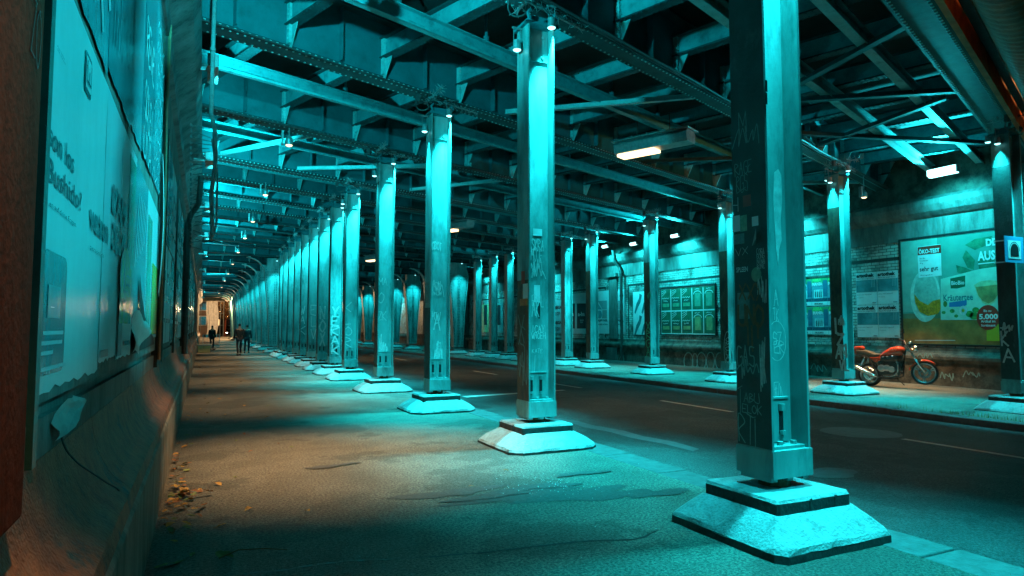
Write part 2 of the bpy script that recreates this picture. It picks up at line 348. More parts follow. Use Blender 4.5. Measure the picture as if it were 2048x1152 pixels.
for q, (cx, cy, rx, ry, sd) in enumerate([(2.75, 5.35, .75, .2, 5), (3.25, 5.15, .5, .16, 6), (2.1, 5.75, .4, .14, 8), (3.75, 4.95, .32, .14, 9), (3.0, 5.6, .3, .1, 12), (2.45, 5.5, .35, .12, 14), (1.3, 7.4, .28, .07, 15), (3.6, 5.9, .25, .08, 16)]):
    sheet(blob(cx, cy, rx, ry, 70, .3, sd), 0, 'damp_stain', patchd_m, .003 + .0012 * q)
def crack(pts, w, name, z=.003):
    m = MB(); pts = smooth_pts([(a + random.uniform(-.03, .03), b + random.uniform(-.03, .03)) for a, b in pts], 6)
    pts = [(a + random.uniform(-.012, .012), b + random.uniform(-.012, .012)) for a, b in pts]
    for i in range(len(pts) - 1):
        a = Vector(pts[i]); b = Vector(pts[i + 1]); d = (b - a).normalized(); q = Vector((-d.y, d.x)) * w * random.uniform(.3, 1) / 2
        m.add([(*(a + q), z), (*(b + q), z), (*(b - q), z), (*(a - q), z)], [(0, 1, 2, 3)])
    return struct(m, name, ink)
crack([onZ(x, y, 0) for x, y in [(470, 1151), (560, 1140), (700, 1125), (800, 1118), (930, 1108), (1080, 1096), (1180, 1080), (1260, 1078), (1330, 1062)]], .03, 'pavement_crack')
crack([(8.95, y) for y in range(0, 60, 2)], .03, 'road_seam', zroad(8.95) + .004)
# ---------------- right wall
def wall_strip(name, m_, x0, z0, z1, y0=-2, y1=112, th=.5):
    mb = MB(); mb.box(x0, XR + th, y0, y1, z0, z1); return mb
rw = thing('brick_wall', 'long sooty brick wall with stone base and cornice along the far side of the street', 'wall', (XR, 0, 0))
def rwp(mb, name, m_, bevel=0): return wchild(mb.build(name, m_, bevel=bevel), rw)
rwp(MB().box(XR, XR + .6, -2, 112, .95, 4.15), 'brickwork', brick)
m = MB().box(XR - .16, XR + .6, -2, 112, ZR - .3, .52); rwp(m, 'base_course', stoned)
m = MB(); prof = [(XR - .16, .52), (XR - .22, .56), (XR - .25, .62), (XR - .25, .70), (XR - .2, .76), (XR - .1, .80), (XR - .06, .86), (XR - .05, .95), (XR + .6, .95), (XR + .6, .52)]
m.prism(prof, 1, -2, 112); rwp(m, 'torus_moulding', stoned)
m = MB(); prof = [(XR - .04, 4.15), (XR - .04, 4.75), (XR - .12, 4.8), (XR - .26, 4.92), (XR - .34, 5.1), (XR - .34, 5.25), (XR - .1, 5.3), (XR, 5.4), (XR + .6, 5.4), (XR + .6, 4.15)]
m.prism(prof, 1, -2, 112); rwp(m, 'cornice', stone)
rwp(MB().box(XR + .05, XR + .6, -2, 112, 5.4, 7.4), 'upper_wall', stoned)
for yy in [18.0, 28.2, 38.5, 49, 60, 71]:
    m = MB(); m.box(XR - .12, XR, yy - .35, yy + .35, .95, 4.15); m.box(XR - .22, XR - .04, yy - .42, yy + .42, 4.15, 4.35); m.box(XR - .24, XR - .16, yy - .45, yy + .45, ZR, .52); rwp(m, 'pilaster', stone, .02)
for y0, y1 in [(9.2, 17.5), (18.5, 27.0), (29.0, 37.7), (39.2, 48)]:       # dark brick frame lines
    m = MB(); m.box(XR - .012, XR, y0, y1, 3.62, 3.7); m.box(XR - .012, XR, y0, y0 + .07, 1.0, 3.62); m.box(XR - .012, XR, y1 - .07, y1, 1.0, 3.62); rwp(m, 'dark_brick_band', concd)
# ---------------- left wall
lw_ = thing('station_wall', 'stone wall with curved ledge close on the left of the walkway', 'wall', (XW, 0, 0))
def lwp(mb, name, m_, bevel=0, smooth=False): return wchild(mb.build(name, m_, bevel=bevel, smooth=smooth), lw_)
prof = [(-.30, .60), (-.315, .675), (-.35, .71), (-.385, .735), (-.42, .78), (-.45, .84), (-.475, .90), (-.49, .96), (-.50, 1.02), (-.505, 1.06), (-1.2, 1.06), (-1.2, .55), (-.30, .55)]
m = MB(); N = 60
for i in range(N):
    y0 = -2 + i * 2.0; m.prism(prof, 1, y0, y0 + 1.994)
lwp(m, 'curved_ledge', ledge)
m = MB(); m.box(-.9, -.508, -2, 112, 1.06, 1.2); lwp(m, 'plinth_board', stone)
m = MB(); m.box(-.9, -.535, -2, 112, 1.2, 5.0); lwp(m, 'wall_face', stone)
prof = [(-.54, 5.0), (-.46, 5.05), (-.44, 5.2), (-.34, 5.3), (-.2, 5.42), (-.12, 5.6), (-.12, 5.8), (-.3, 5.86), (-.3, 7.2), (-1.2, 7.2), (-1.2, 5.0)]
m = MB(); m.prism(prof, 1, 1, 112); lwp(m, 'cornice', mat('streaky_cornice', (.16, .2, .19), .5, 0, .6, 6, .5, 14, dirt=(.02, .025, .025), dscale=3, dlo=.42, dhi=.6))
# low concrete barrier in front
m = MB(); y = -2.0
while y < 110:
    l = 1.62; m.prism([(-.285, 0), (-.285, .585), (-.305, .61), (-.38, .61), (-.38, 0)], 1, y, y + l - .012); y += l
tag(m.build('concrete_barrier', barrier, bevel=.006), 'low weathered concrete kerb wall running along the left edge of the walkway', 'barrier')
# ================================================================== PLINTHS, COLUMNS
YL = [3.69, 7.67, 11.7, 15.7, 19.7, 22.2, 24.7, 27.1, 29.4, 31.7, 34.1, 36.5, 38.2]
YR = [7.5, 11.4, 15.35, 19.2, 23.2, 25.3, 27.4, 29.4, 31.4, 33.5, 35.8]
TL = [42.5 + 5 * k for k in range(13)]; TR = [39.2 + 5 * k for k in range(13)]
XL = 4.0; XRR = 14.75; ZB = .42
def jit_mesh(mb, s):
    cache = {}
    for i, p in enumerate(mb.v):
        k = (round(p[0], 4), round(p[1], 4), round(p[2], 4))
        if k not in cache: cache[k] = (p[0] + random.uniform(-s, s), p[1] + random.uniform(-s, s), p[2] + random.uniform(-s, s) * .6)
        mb.v[i] = cache[k]
    return mb
def rings(mb, levels, n=7):                               # stacked chamfered squares, subdivided sides so that edges can be uneven
    vs = []; fs = []; cnt = None
    for (a, c, z) in levels:
        base = [(a - c, -a), (a, -a + c), (a, a - c), (a - c, a), (-a + c, a), (-a, a - c), (-a, -a + c), (-a + c, -a)]
        ring = []
        for i in range(8):
            p = Vector(base[i]); q = Vector(base[(i + 1) % 8]); k = 2 if i % 2 == 0 else n
            for t in range(k): ring.append(p.lerp(q, t / k))
        cnt = len(ring); vs += [(p.x, p.y, z) for p in ring]
    for i in range(len(levels) - 1):
        for k in range(cnt): fs.append((i * cnt + k, i * cnt + (k + 1) % cnt, (i + 1) * cnt + (k + 1) % cnt, (i + 1) * cnt + k))
    fs.append(tuple(range((len(levels) - 1) * cnt, len(levels) * cnt)))
    return mb.add(vs, fs)
def plinth_meshes(ch, seed, k=1.0):
    random.seed(seed); a = MB()
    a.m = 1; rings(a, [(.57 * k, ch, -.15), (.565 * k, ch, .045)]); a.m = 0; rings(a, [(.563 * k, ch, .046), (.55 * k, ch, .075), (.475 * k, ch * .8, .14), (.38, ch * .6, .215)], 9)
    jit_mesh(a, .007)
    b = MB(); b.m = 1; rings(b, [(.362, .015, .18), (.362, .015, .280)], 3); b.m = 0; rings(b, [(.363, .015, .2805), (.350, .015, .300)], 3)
    for (x, y) in [(.2, -.362), (-.05, -.362), (.362, .1)]: b.m = 1; b.box(x - .012, x + .012, y - .008, y + .008, .22, .288)
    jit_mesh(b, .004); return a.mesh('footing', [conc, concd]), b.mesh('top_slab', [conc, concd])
PM = [plinth_meshes(.06, 3), plinth_meshes(.17, 4, 1.09), plinth_meshes(.13, 5, 1.09)]
random.seed(11)
def hsection(mb, z0, z1):                                 # flanges face -X and +X, web between, open towards -Y and +Y
    mb.box(-.195, -.175, -.17, .17, z0, z1); mb.box(.175, .195, -.17, .17, z0, z1); mb.box(-.175, .175, -.012, .010, z0, z1)
    for sx in (-1, 1):                                     # angles in the corners
        mb.box(sx * .173 - .008, sx * .173 + .008, -.06 - .07, -.06, z0, z1) if False else None
    return mb
def column_meshes():
    sh = MB(); H1 = 5.45
    hsection(sh, ZB + .2, 5.62); shm = sh.mesh('shaft', paint)
    rv = MB()
    for k in range(44):
        z = ZB + .9 + k * .11
    cb = MB(); cb.box(-.203, .203, -.182, .182, ZB, ZB + .2); 
    for sx in (-.16, 0, .16): cb.box(sx - .03, sx + .03, -.15, .15, ZB - .03, ZB)
    cm = cb.mesh('foot_collar', paint)
    tp = MB(); tp.box(-.173, .173, -.14, -.0125, ZB + .2, ZB + .222); tp.box(-.165, .13, -.03, -.0125, ZB + .235, ZB + .56); tp.box(-.172, .135, -.045, -.0125, ZB + .56, ZB + .575)
    tpm = tp.mesh('tie_plate', paint)
    sl = MB()
    for sx in (-.09, .05):
        sl.m = 1; sl.box(sx - .021, sx + .021, -.0335, -.0302, ZB + .30, ZB + .50)
        sl.m = 0; sl.tube([(sx, -.04, ZB + .47), (sx, -.04, ZB + .52)], .026, 8); sl.tube([(sx, -.045, ZB + .29), (sx, -.045, ZB + .32)], .024, 8)
        sl.tube([(sx + .06, -.09, ZB + .222), (sx + .06, -.09, ZB + .25)], .024, 6)
    slm = sl.mesh('tie_slots', [paint, ink])
    cp = MB(); cp.box(-.17, .17, -.035, -.0125, 5.18, 5.62); cp.m = 0
    for sx in (-.09, .09):
        for z in (5.24, 5.52): cp.tube([(sx, -.05, z), (sx, -.034, z)], .022, 6)
    cpm = cp.mesh('head_plate', paint)
    br = MB(); br.tube([(0, 0, .268), (0, 0, ZB)], [.13, .11], 12); brm = br.mesh('pin_bearing', rust)
    hd = MB(); hd.box(-.24, .24, -.2, .2, 5.62, 5.66); hd.box(-.14, .14, -.12, .12, 5.66, 5.76)
    for s in (-1, 1):
        hd.tube([(s * .17, -.17, 5.66), (s * .22, -.2, 5.74), (s * .17, -.18, 5.8)], .025, 6)
    hdm = hd.mesh('bearing_head', paint_d)
    return [('shaft', shm), ('foot_collar', cm), ('tie_plate', tpm), ('tie_slots', slm), ('head_plate', cpm), ('pin_bearing', brm), ('bearing_head', hdm)]
CM = column_meshes()
def bird_mesh(seed):
    rnd = random.Random(seed); m = MB()
    for line in ([(-.25, -.9, 5.80), (-.22, .2, 5.86)], [(-.3, -.25, 5.82), (.85, .12, 5.80)]):
        a = Vector(line[0]); b = Vector(line[1]); m.bar(a, b, .04, .012); n = 26
        for k in range(n):
            p = a.lerp(b, k / n)
            for _ in range(3):
                q = p + Vector((rnd.uniform(-.09, .09), rnd.uniform(-.09, .09), rnd.uniform(.03, .11) * rnd.choice((1, 1, -.7)))); m.bar(p, q, .006, .006)
    return m.mesh('bird_spikes', galv)
BM = [bird_mesh(1), bird_mesh(2)]
def wire_mesh(seed):
    rnd = random.Random(seed); m = MB(); c = Vector((-.42, -.3, 5.68)); pts = []
    for k in range(15): a = k / 14 * 5.2 + .6; pts.append(c + Vector((.13 * math.cos(a), .03 * math.sin(a * 2), .13 * math.sin(a))))
    m.tube(pts, .011, 5); m.tube([(-.3, -.3, 5.78), (-.1, -.26, 5.83), (.1, -.22, 5.72), (.12, -.2, 5.6)], .01, 5)
    m.box(-.56, -.48, -.34, -.28, 5.7, 5.84); return m.mesh('cable_loop', cable)
WM = wire_mesh(1)
def column(X, Y, dz, i, lab, grp):
    t = thing('steel_column', lab, 'column', (X, Y, dz), 0, grp)
    for n, me in CM: link_mesh(n, me, t)
    p = thing('column_plinth', lab.replace('column', 'plinth under the column', 1) if False else 'white stepped concrete plinth under the ' + lab.split(' steel ')[0] + ' column' + lab.split('column', 1)[1], 'plinth', (X - .03, Y - .03, dz), random.choice((0, math.pi)) if i > 0 else 0, grp.replace('columns', 'plinths'))
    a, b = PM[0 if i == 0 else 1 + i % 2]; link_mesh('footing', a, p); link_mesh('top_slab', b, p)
    if i: p.location.z += .03; p.scale = (1, 1, 1.06)
    else: p.scale = (1, 1, 1.12)
    return t
lens_f = emit('flood_lens', (.45, 1, 1), 4); lens_c = emit('lamp_lens_cyan', (.35, 1, 1), 3.2); lens_w = emit('lamp_lens_warm', (1, .68, .38), 3.2)
def spot_fixture_meshes():
    b = MB(); b.bar((-.05, 0, .03), (-.05, 0, .3), .012, .004); b.bar((.05, 0, .03), (.05, 0, .3), .012, .004); b.tube([(0, 0, .0), (0, 0, .13)], [.058, .05], 12); b.box(-.07, .07, -.015, .015, .29, .31)
    l = MB(); l.lathe([(.0, -.022), (.03, -.018), (.05, -.006), (.054, .0)], 12)
    return b.mesh('lamp_body', galv), l.mesh('lamp_lens', lens_c)
FB, FL = spot_fixture_meshes()
def spot_lamp(X, Y, z, lab, e, grp, ang=62, light=True, blend=1, size=.05, aim=(0, 0, -1)):
    t = thing('spot_lamp', lab, 'lamp', (X, Y, z), 0, grp); link_mesh('lamp_body', FB, t); link_mesh('lamp_lens', FL, t)
    if light:
        l = lamp('SPOT', 'lamp_light', (0, 0, -.05), CY, e, size, ang, blend, aim); l.parent = t
    return t
rows = [('left', XL, YL, 0.0), ('right', XRR, YR, ZR)]
COLS = {}
for side, X, Ys, dz in rows:
    for i, Y in enumerate(Ys):
        lab = f'{ordw(i)} steel column of the {side} row counted from the viewer'
        if side == 'left' and i == 0: lab = 'nearest steel column, thickest in view, covered in stickers and tags'
        COLS[side, i] = column(X - (.03 if side == 'left' and i == 0 else 0), Y, dz - (.0 if i == 0 and side == 'left' else .05), i, lab, f'riveted steel columns of the {side} row')
        tag(link_mesh('bird_spikes', BM[i % 2], None, (X, Y, dz)), f'strip of wire bird spikes on top of the {ordw(i)} {side} row column', 'bird spikes', 'bird spike strips on the columns')
        if i < 6: tag(link_mesh('cable_loop', WM, None, (X, Y, dz)), f'loop of loose cable at the head of the {ordw(i)} {side} row column', 'cable', 'cable loops at the column heads')
        near = i < 5
        spot_lamp(X + .135, Y - (.21 if (side, i) != ('right', 0) else .62), 5.55, f'small cyan spot lamp on the front of the {ordw(i)} {side} row column', (3300 if i == 0 else 3900) if near else 1500, 'cyan spot lamps at the column heads', 56 if near else 62)
        if near:
            spot_lamp(X - .28, Y, 5.25, f'small cyan spot lamp on the walkway side of the {ordw(i)} {side} row column', ([1250, 2400, 900, 900, 900][i]) if side == 'left' else 500, 'cyan spot lamps at the column heads', (46 if i < 2 else 40) if side == 'left' else 50, blend=.6 if i < 2 else 1, aim=(-1, -.12, -.42) if side == 'left' and i < 2 else (0, 0, -1))
            spot_lamp(X, Y + .32, 5.4, f'small cyan spot lamp behind the {ordw(i)} {side} row column', 2400, 'cyan spot lamps at the column heads', 60, aim=(0, .40, -1))
spot_lamp(XL, .2, 5.4, 'added cyan spot lamp, unseen behind the viewer, lighting the nearest column', 1700, 'cyan spot lamps at the column heads', 60, aim=(0, .42, -1))  # added unseen lamp brightens the nearest column; no column is built here
# tapered portal legs further on
def tapered_meshes():
    m = MB(); hw = [(.30, .42), (.33, 1.2), (.40, 2.4), (.50, 3.6), (.60, 4.5), (.64, 4.9), (.60, 5.2), (.5, 5.4), (.5, 5.8)]
    poly = [(w, z) for w, z in hw] + [(-w, z) for w, z in hw[::-1]]
    m.prism(poly, 1, -.22, .22)
    r = MB()
    def riv(x, z, s=.022): r.box(x - s, x + s, -.232, -.2195, z - s, z + s)
    z = .6
    while z < 5.1:
        for (w0, z0), (w1, z1) in zip(hw, hw[1:]):
            if z0 <= z < z1: w = w0 + (w1 - w0) * (z - z0) / (z1 - z0)
        for x in (-.05, .05, -w + .06, w - .06): riv(x, z)
        z += .1
    for x in [k * .1 - .5 for k in range(11)]: riv(x, 4.75); riv(x, 4.95)
    s = MB(); s.box(-.012, .012, -.25, -.2205, .45, 5.1)
    for sx in (-1, 1):
        pts = [(sx * (w + .002), 0, z) for w, z in hw]; 
        for a, b in zip(pts, pts[1:]): s.bar(a, b, .5, .03, up=(1, 0, 0)) if False else s.add([(a[0], -.26, a[2]), (b[0], -.26, b[2]), (b[0] + sx * .02, -.26, b[2]), (a[0] + sx * .02, -.26, a[2]), (a[0], .26, a[2]), (b[0], .26, b[2]), (b[0] + sx * .02, .26, b[2]), (a[0] + sx * .02, .26, a[2])], [(0, 1, 2, 3), (4, 5, 6, 7), (0, 1, 5, 4), (1, 2, 6, 5), (2, 3, 7, 6), (3, 0, 4, 7)])
    k = MB(); arc = []
    for j in range(9): a = R(90) * j / 8; arc.append((-.62 - 1.1 * (1 - math.cos(a)), 0, 4.7 + 1.1 * math.sin(a)))
    for a, b in zip(arc, arc[1:]): k.bar(a, b, .34, .06, up=(0, 1, 0)) if False else k.add([(a[0], -.2, a[2]), (b[0], -.2, b[2]), (b[0] + .05, -.2, b[2] + .05), (a[0] + .07, -.2, a[2]), (a[0], .2, a[2]), (b[0], .2, b[2]), (b[0] + .05, .2, b[2] + .05), (a[0] + .07, .2, a[2])], [(0, 1, 2, 3), (4, 5, 6, 7), (0, 1, 5, 4), (1, 2, 6, 5), (2, 3, 7, 6), (3, 0, 4, 7)])
    return [('shaft', m.mesh('shaft', paint)), ('rivets', r.mesh('rivets', paint_k)), ('edge_angle', s.mesh('edge_angle', paint)), ('knee', k.mesh('knee', paint))]
TM = tapered_meshes()
for side, X, Ys, dz in [('left', XL, TL, 0), ('right', XRR, TR, ZR)]:
    for i, Y in enumerate(Ys):
        t = thing('tapered_column', f'{ordw(i)} of the tapering riveted columns further along the {side} row', 'column', (X, Y, dz), 0, f'tapered riveted columns of the {side} row')
        for n, me in TM: link_mesh(n, me, t)
        p = thing('column_plinth', f'white concrete plinth under the {ordw(i)} tapering column of the {side} row', 'plinth', (X, Y, dz), 0, f'plinths of the tapered {side} row')
        a, b = PM[1 + i % 2]; link_mesh('footing', a, p); link_mesh('top_slab', b, p)
        spot_lamp(X, Y - .75, 5.6, f'small cyan spot lamp on the {ordw(i)} tapering column of the {side} row', 900, 'cyan spot lamps at the column heads', 80, light=(i < 9))
# ================================================================== DECK
DZ = 7.0
m = MB(); m.box(-1.2, 20, 1.0, YEND + 1, DZ, DZ + .4); tag(m.build('bridge_deck', dark), kind='structure')
A_ALL = YL + TL
T0 = (-.3 - 4) / G.x; T1 = (XR - 4) / G.x
ZF = 5.87
def girder_meshes():
    w = MB(); w.box(T0, T1, -.012, .012, ZF + .03, DZ - .02)
    f = MB(); f.box(T0, T1, -.17, .17, ZF, ZF + .028); f.box(T0, T1, -.11, -.0125, ZF + .028, ZF + .045); f.box(T0, T1, -.028, -.0125, ZF + .045, ZF + .13); f.box(T0, T1, .0125, .11, ZF + .028, ZF + .045); f.box(T0, T1, -.2, .2, DZ - .06, DZ - .03)
    fr = MB(); fr.v = list(f.v); fr.f = list(f.f); fr.mi = list(f.mi)
    t = T0 + .1
    while t < T1:
        fr.m = 1; fr.box(t - .016, t + .016, -.044, -.028, ZF + .072, ZF + .104); fr.box(t - .013 + .05, t + .013 + .05, -.085, -.06, ZF + .045, ZF + .056)
        for sy in (-.13, .13): fr.box(t - .013, t + .013, sy - .013, sy + .013, ZF - .011, ZF)
        t += .11
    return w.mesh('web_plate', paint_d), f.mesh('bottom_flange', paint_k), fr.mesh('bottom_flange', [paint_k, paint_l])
WEB, FLG, FLR = girder_meshes()
def gusset_mesh():
    m = MB(); m.prism([(-.0125, ZF + .05), (-.07, ZF + .05), (-.44, 6.62), (-.44, 6.66), (-.0125, 6.66)], 0, -.006, .006)
    m.box(-.055, -.0065, -.1, -.0125, ZF + .14, 6.66); m.box(-.06, .06, -.46, -.0125, 6.662, 6.678)
    for k in range(7):
        z = ZF + .2 + k * .078; m.box(-.02, -.0062, -.07, -.045, z, z + .024) if False else m.box(-.07, -.055, -.07, -.045, z, z + .024)
        m.box(-.045, -.02, -.113, -.1, z + .03, z + .054)
    return m.mesh('gusset', paint_l)  # gussets take the lighter tone so they look lit
def stiff_mesh():
    m = MB(); m.box(-.006, .006, -.13, -.0125, ZF + .14, DZ - .07); m.box(.006, .075, -.03, -.0125, ZF + .14, DZ - .07)
    for k in range(9):
        z = ZF + .2 + k * .09; m.box(.03, .052, -.043, -.03, z, z + .024)
    return m.mesh('stiffener', paint_d)
GUS = gusset_mesh(); STF = stiff_mesh()
CK = [-4.4 + 1.9 * k for k in range(26)]
for i, a in enumerate(A_ALL):
    t = thing('main_girder', f'{ordw(i)} riveted cross girder overhead, over the {ordw(i)} left row column', 'girder', (4, a, 0), GA, 'riveted cross girders')
    if i == 0: t.scale = (1, 1.5, 1)
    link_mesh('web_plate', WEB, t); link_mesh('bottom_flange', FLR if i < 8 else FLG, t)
    if i < 17:
        for c in CK:
            tt = (c - 4 - .374 * a) / 1.0677
            if T0 + .1 < tt < T1 - .1: link_mesh('gusset', GUS, t, (tt, 0, 0))
            ts = tt + .95 / 1.0677
            if T0 + .1 < ts < T1 - .1: link_mesh('stiffener', STF, t, (ts, 0, 0))
# light I beams between the girders
def ibeam_mesh():
    m = MB(); m.box(T0, T1, -.09, .09, 6.08, 6.096); m.box(T0, T1, -.006, .006, 6.096, 6.284); m.box(T0, T1, -.09, .09, 6.284, 6.3); m.box(T0, T1, -.09, -.082, 6.05, 6.08)
    return m.mesh('smooth_beam', paint_m)
IB = ibeam_mesh(); IB2 = IB.copy(); IB2.materials.clear(); IB2.materials.append(paint_l)  # paler copy makes the first two beams look lit
mids = [4.75, 6.05, 9.75, 13.75, 17.8, 21.0, 23.5, 26, 28.3, 30.6]
for i, a in enumerate(mids):
    o = link_mesh('smooth_beam', IB2 if i < 2 else IB, None, (4, a, 0), GA); tag(o, f'{ordw(i)} smooth beam hung between the riveted girders', 'beam', 'smooth beams between the girders')
# stringers
for k, c in enumerate(CK):
    ys = [y for y in [1.5 + .25 * q for q in range(170)] if -.3 < c - .374 * y < XR]
    if len(ys) < 6: continue
    y0, y1 = ys[0], ys[-1]; a = Vector((c - .374 * y0, y0, 0)); b = Vector((c - .374 * y1, y1, 0)); L = (b - a).length
    m = MB(); m.m = 1; m.box(-.01, .01, 0, L, 6.36, 6.66); m.m = 0; m.box(-.1, .1, 0, L, 6.31, 6.325); m.box(-.1, .1, 0, L, 6.66, 6.675); m.box(-.05, -.01, 0, L, 6.325, 6.36); m.box(.01, .05, 0, L, 6.325, 6.36)
    s = .05
    while s < L:
        p = a.lerp(b, s / L)
        if p.y < 22:
            for x in (-.085, .065): m.box(x, x + .022, s, s + .03, 6.298, 6.31)
        s += .1
    o = m.build('stringer', [paint_k, paint_m], loc=a); o.rotation_euler = (0, 0, GA)  # web in the lit tone, flanges in the shaded one
    tag(o, f'{ordw(len([x for x in bpy.data.objects if x.name.startswith("stringer")]) - 1)} slim riveted stringer from the left, running across above the girders', 'stringer', 'riveted stringers under the deck')
for i in range(1, 8):
    m = MB(); pts = [Vector((0, 0, 0)) + Vector((t, .23 + .012 * math.sin(t * 2.1 + i), -.02 - .018 * abs(math.sin(t * 1.3 + i)))) for t in [T0 + k * (T1 - T0) / 40 for k in range(41)]]
    m.tube([(p.x, -p.y, p.z) for p in pts], .013, 5)
    if i % 2: m.tube([(p.x, -p.y - .05, p.z + .01) for p in pts], .022, 6)
    o = m.build('girder_cable', cable, loc=(4, YL[i], ZF + .02)); o.rotation_euler = (0, 0, GA); tag(o, f'sagging cable clipped along the {ordw(i)} riveted girder', 'cable', 'cables along the girders')
# hanger rods
n_h = 0
for a in mids[2:5]:
    for t in (-1.6, .2, 2.0, 3.8, 5.6, 7.4):
        p = Vector((4, a, 0)) + G * t; m = MB().tube([(0, 0, 6.3), (0, 0, DZ)], .028, 8); m.tube([(0, 0, 6.3), (0, 0, 6.42)], .05, 8)
        tag(m.build('hanger_rod', paint_d, loc=p), 'short round hanger rod between a smooth beam and the dark deck', 'rod', 'hanger rods above the smooth beams')
# bracing
def brace(a, b, lab, w=.12, h=.012, m_=paint_d):
    m = MB(); a = Vector(a); b = Vector(b); mid = (a + b) / 2; m.bar(a - mid, b - mid, w, h); m.bar(a - mid + Vector((0, 0, .05)), b - mid + Vector((0, 0, .05)), .012, .1)
    tag(m.build('diagonal_brace', m_, loc=mid), lab, 'brace', 'diagonal braces between the girders')
zb = 5.98
for n_, (p, q) in enumerate([((9.8, 8.4), (9.3, 5.9)), ((10.3, 9.1), (13.2, 7.0)), ((9.0, 8.9), (13.4, 11.0)), ((13.6, 11.0), (13.0, 7.6)), ((12.0, 10.6), (17.5, 9.0)), ((.3, 18.2), (2.4, 15.2)), ((2.3, 19.0), (6.6, 16.5)), ((6.0, 20.4), (8.4, 17.4)), ((5.6, 12.1), (8.6, 9.6)), ((14.9, 15.1), (18.2, 13.3)), ((10.5, 14.2), (14.5, 11.7)), ((.2, 44), (3.4, 42.6)), ((.2, 60), (3.4, 57.6))]):
    brace((*p, zb), (*q, zb), f'{ordw(n_)} flat diagonal brace lying between girders overhead', .13 if n_ < 5 else .1, m_=paint_k if n_ in (0, 1, 2, 3, 4, 10) else paint_l)
# end wall, big duct at the upper right
def a_loc(a, X, z=0): return (X, a + .374 * (X - 4), z)
m = MB(); m.box(0, 16, -.08, 0, 5.6, 7.0); o = m.build('parapet_wall', mat('ochre_plaster', (.55, .22, .09), .7, 0, .4, 3, .5, 12), loc=a_loc(3.3, 5)); o.rotation_euler = (0, 0, GA); tag(o, 'orange lit plaster upstand behind the big duct at the upper right', 'wall')
m = MB(); prof = []; t = 0
while t < 15: prof += [(.36, t), (.372, t + .04), (.36, t + .08)]; t += .16
m.lathe(prof, 28, Matrix.Rotation(R(90), 4, 'Y'))
o = m.build('insulated_duct', mat('brown_duct_wrap', (.26, .09, .04), .4, .2, .5, 5, .4, 20), loc=a_loc(2.42, 6, 5.3), smooth=True); o.rotation_euler = (0, 0, GA); tag(o, 'large brown ribbed insulated duct crossing the upper right corner', 'duct')
m = MB()
for k in range(14):
    m.bar((k * 1.0, 0, 5.95), (k * 1.0 + .5, 0, 6.95), .16, .02, up=(0, 1, 0)); m.bar((k * 1.0 + .5, 0, 6.95), (k * 1.0 + 1.0, 0, 5.95), .16, .02, up=(0, 1, 0))
m.box(0, 14.4, -.06, .06, 5.88, 5.95); m.box(0, 14.4, -.06, .06, 6.5, 6.56)
o = m.build('lattice_girder', paint_k, loc=a_loc(3.12, 5.5)); o.rotation_euler = (0, 0, GA); tag(o, 'dark lattice girder between the duct and the first riveted girder', 'girder')
# ================================================================== LAMPS
def street_box(X, Y, z, lab, e):
    t = thing('street_lamp', lab, 'lamp', (X, Y, z), R(-65), 'warm lamp boxes hung over the street')
    m = MB(); m.prism([(-.2, .0), (.2, 0), (.24, .2), (.16, .27), (-.16, .27), (-.24, .2)], 0, -.9, .9); m.box(-.95, .95, -.27, .27, .27, .3)
    for k in range(5): m.box(-.8 + k * .38, -.78 + k * .38, -.28, .28, .3, .33)
    m.build('housing', galv, t, bevel=.006)
    m = MB(); m.box(-.85, .1, -.17, .17, -.07, -.001); m.build('diffuser', emit('street_lamp_glass', (1, .66, .34), 3.6), t, bevel=.02)
    m = MB()
    for sx in (-.4, .4): m.tube([(sx, 0, .22), (sx, 0, 6.3 - z)], .009, 6)
    m.build('hanger', cable, t)
    l = lamp('SPOT', 'lamp_light', (0, 0, -.12), WARM, e, .15, 120, 1); l.parent = t
street_box(9.1, 11.7, 5.55, 'long warm lamp box hung over the middle of the street, nearest one', 320)
street_box(9.1, 24.6, 5.5, 'smaller looking warm lamp box further along the street', 380)
street_box(9.1, 37.5, 5.5, 'third warm lamp box far along the street', 450)
def walk_lamp(X, Y, z, lab, e, col=WARM, lens=None, ang=75, aim=(0, 0, -1)):
    t = thing('walkway_lamp', lab, 'lamp', (X, Y, z), 0, 'round warm lamps over the pavements')
    m = MB(); m.tube([(0, 0, .0), (0, 0, .12), (0, 0, .2)], [.085, .085, .04], 16); m.tube([(0, 0, .2), (0, 0, ZF - z + .02)], .015, 6); m.box(-.16, -.12, -.05, .05, 0, .3); m.build('housing', galv, t)
    m = MB(); m.lathe([(0, -.03), (.04, -.026), (.065, -.012), (.07, 0)], 16); m.build('lamp_glass', lens or lens_w, t)
    l = lamp('SPOT', 'lamp_light', (0, 0, -.07), col, e, .08, ang, 1, aim); l.parent = t
for i, Y in enumerate([7.9, 14.7, 20.6, 26, 31, 37, 44, 52, 60, 70, 82]):
    walk_lamp(1.6, Y, 5.5 if i else 5.72, f'{ordw(i)} round warm lamp over the left walkway', 900 if i else 2500, ang=68 if i else 56)
walk_lamp(17.0, 12.3, 5.25, 'round warm lamp over the motorcycle on the right pavement', 2600, ang=66)
walk_lamp(17.1, 22.3, 5.25, 'second round warm lamp over the right pavement', 260)
walk_lamp(.3, 1.0, 5.5, 'round warm lamp over the walkway beside the viewer', 900, ang=36, aim=(-.14, .10, -1))
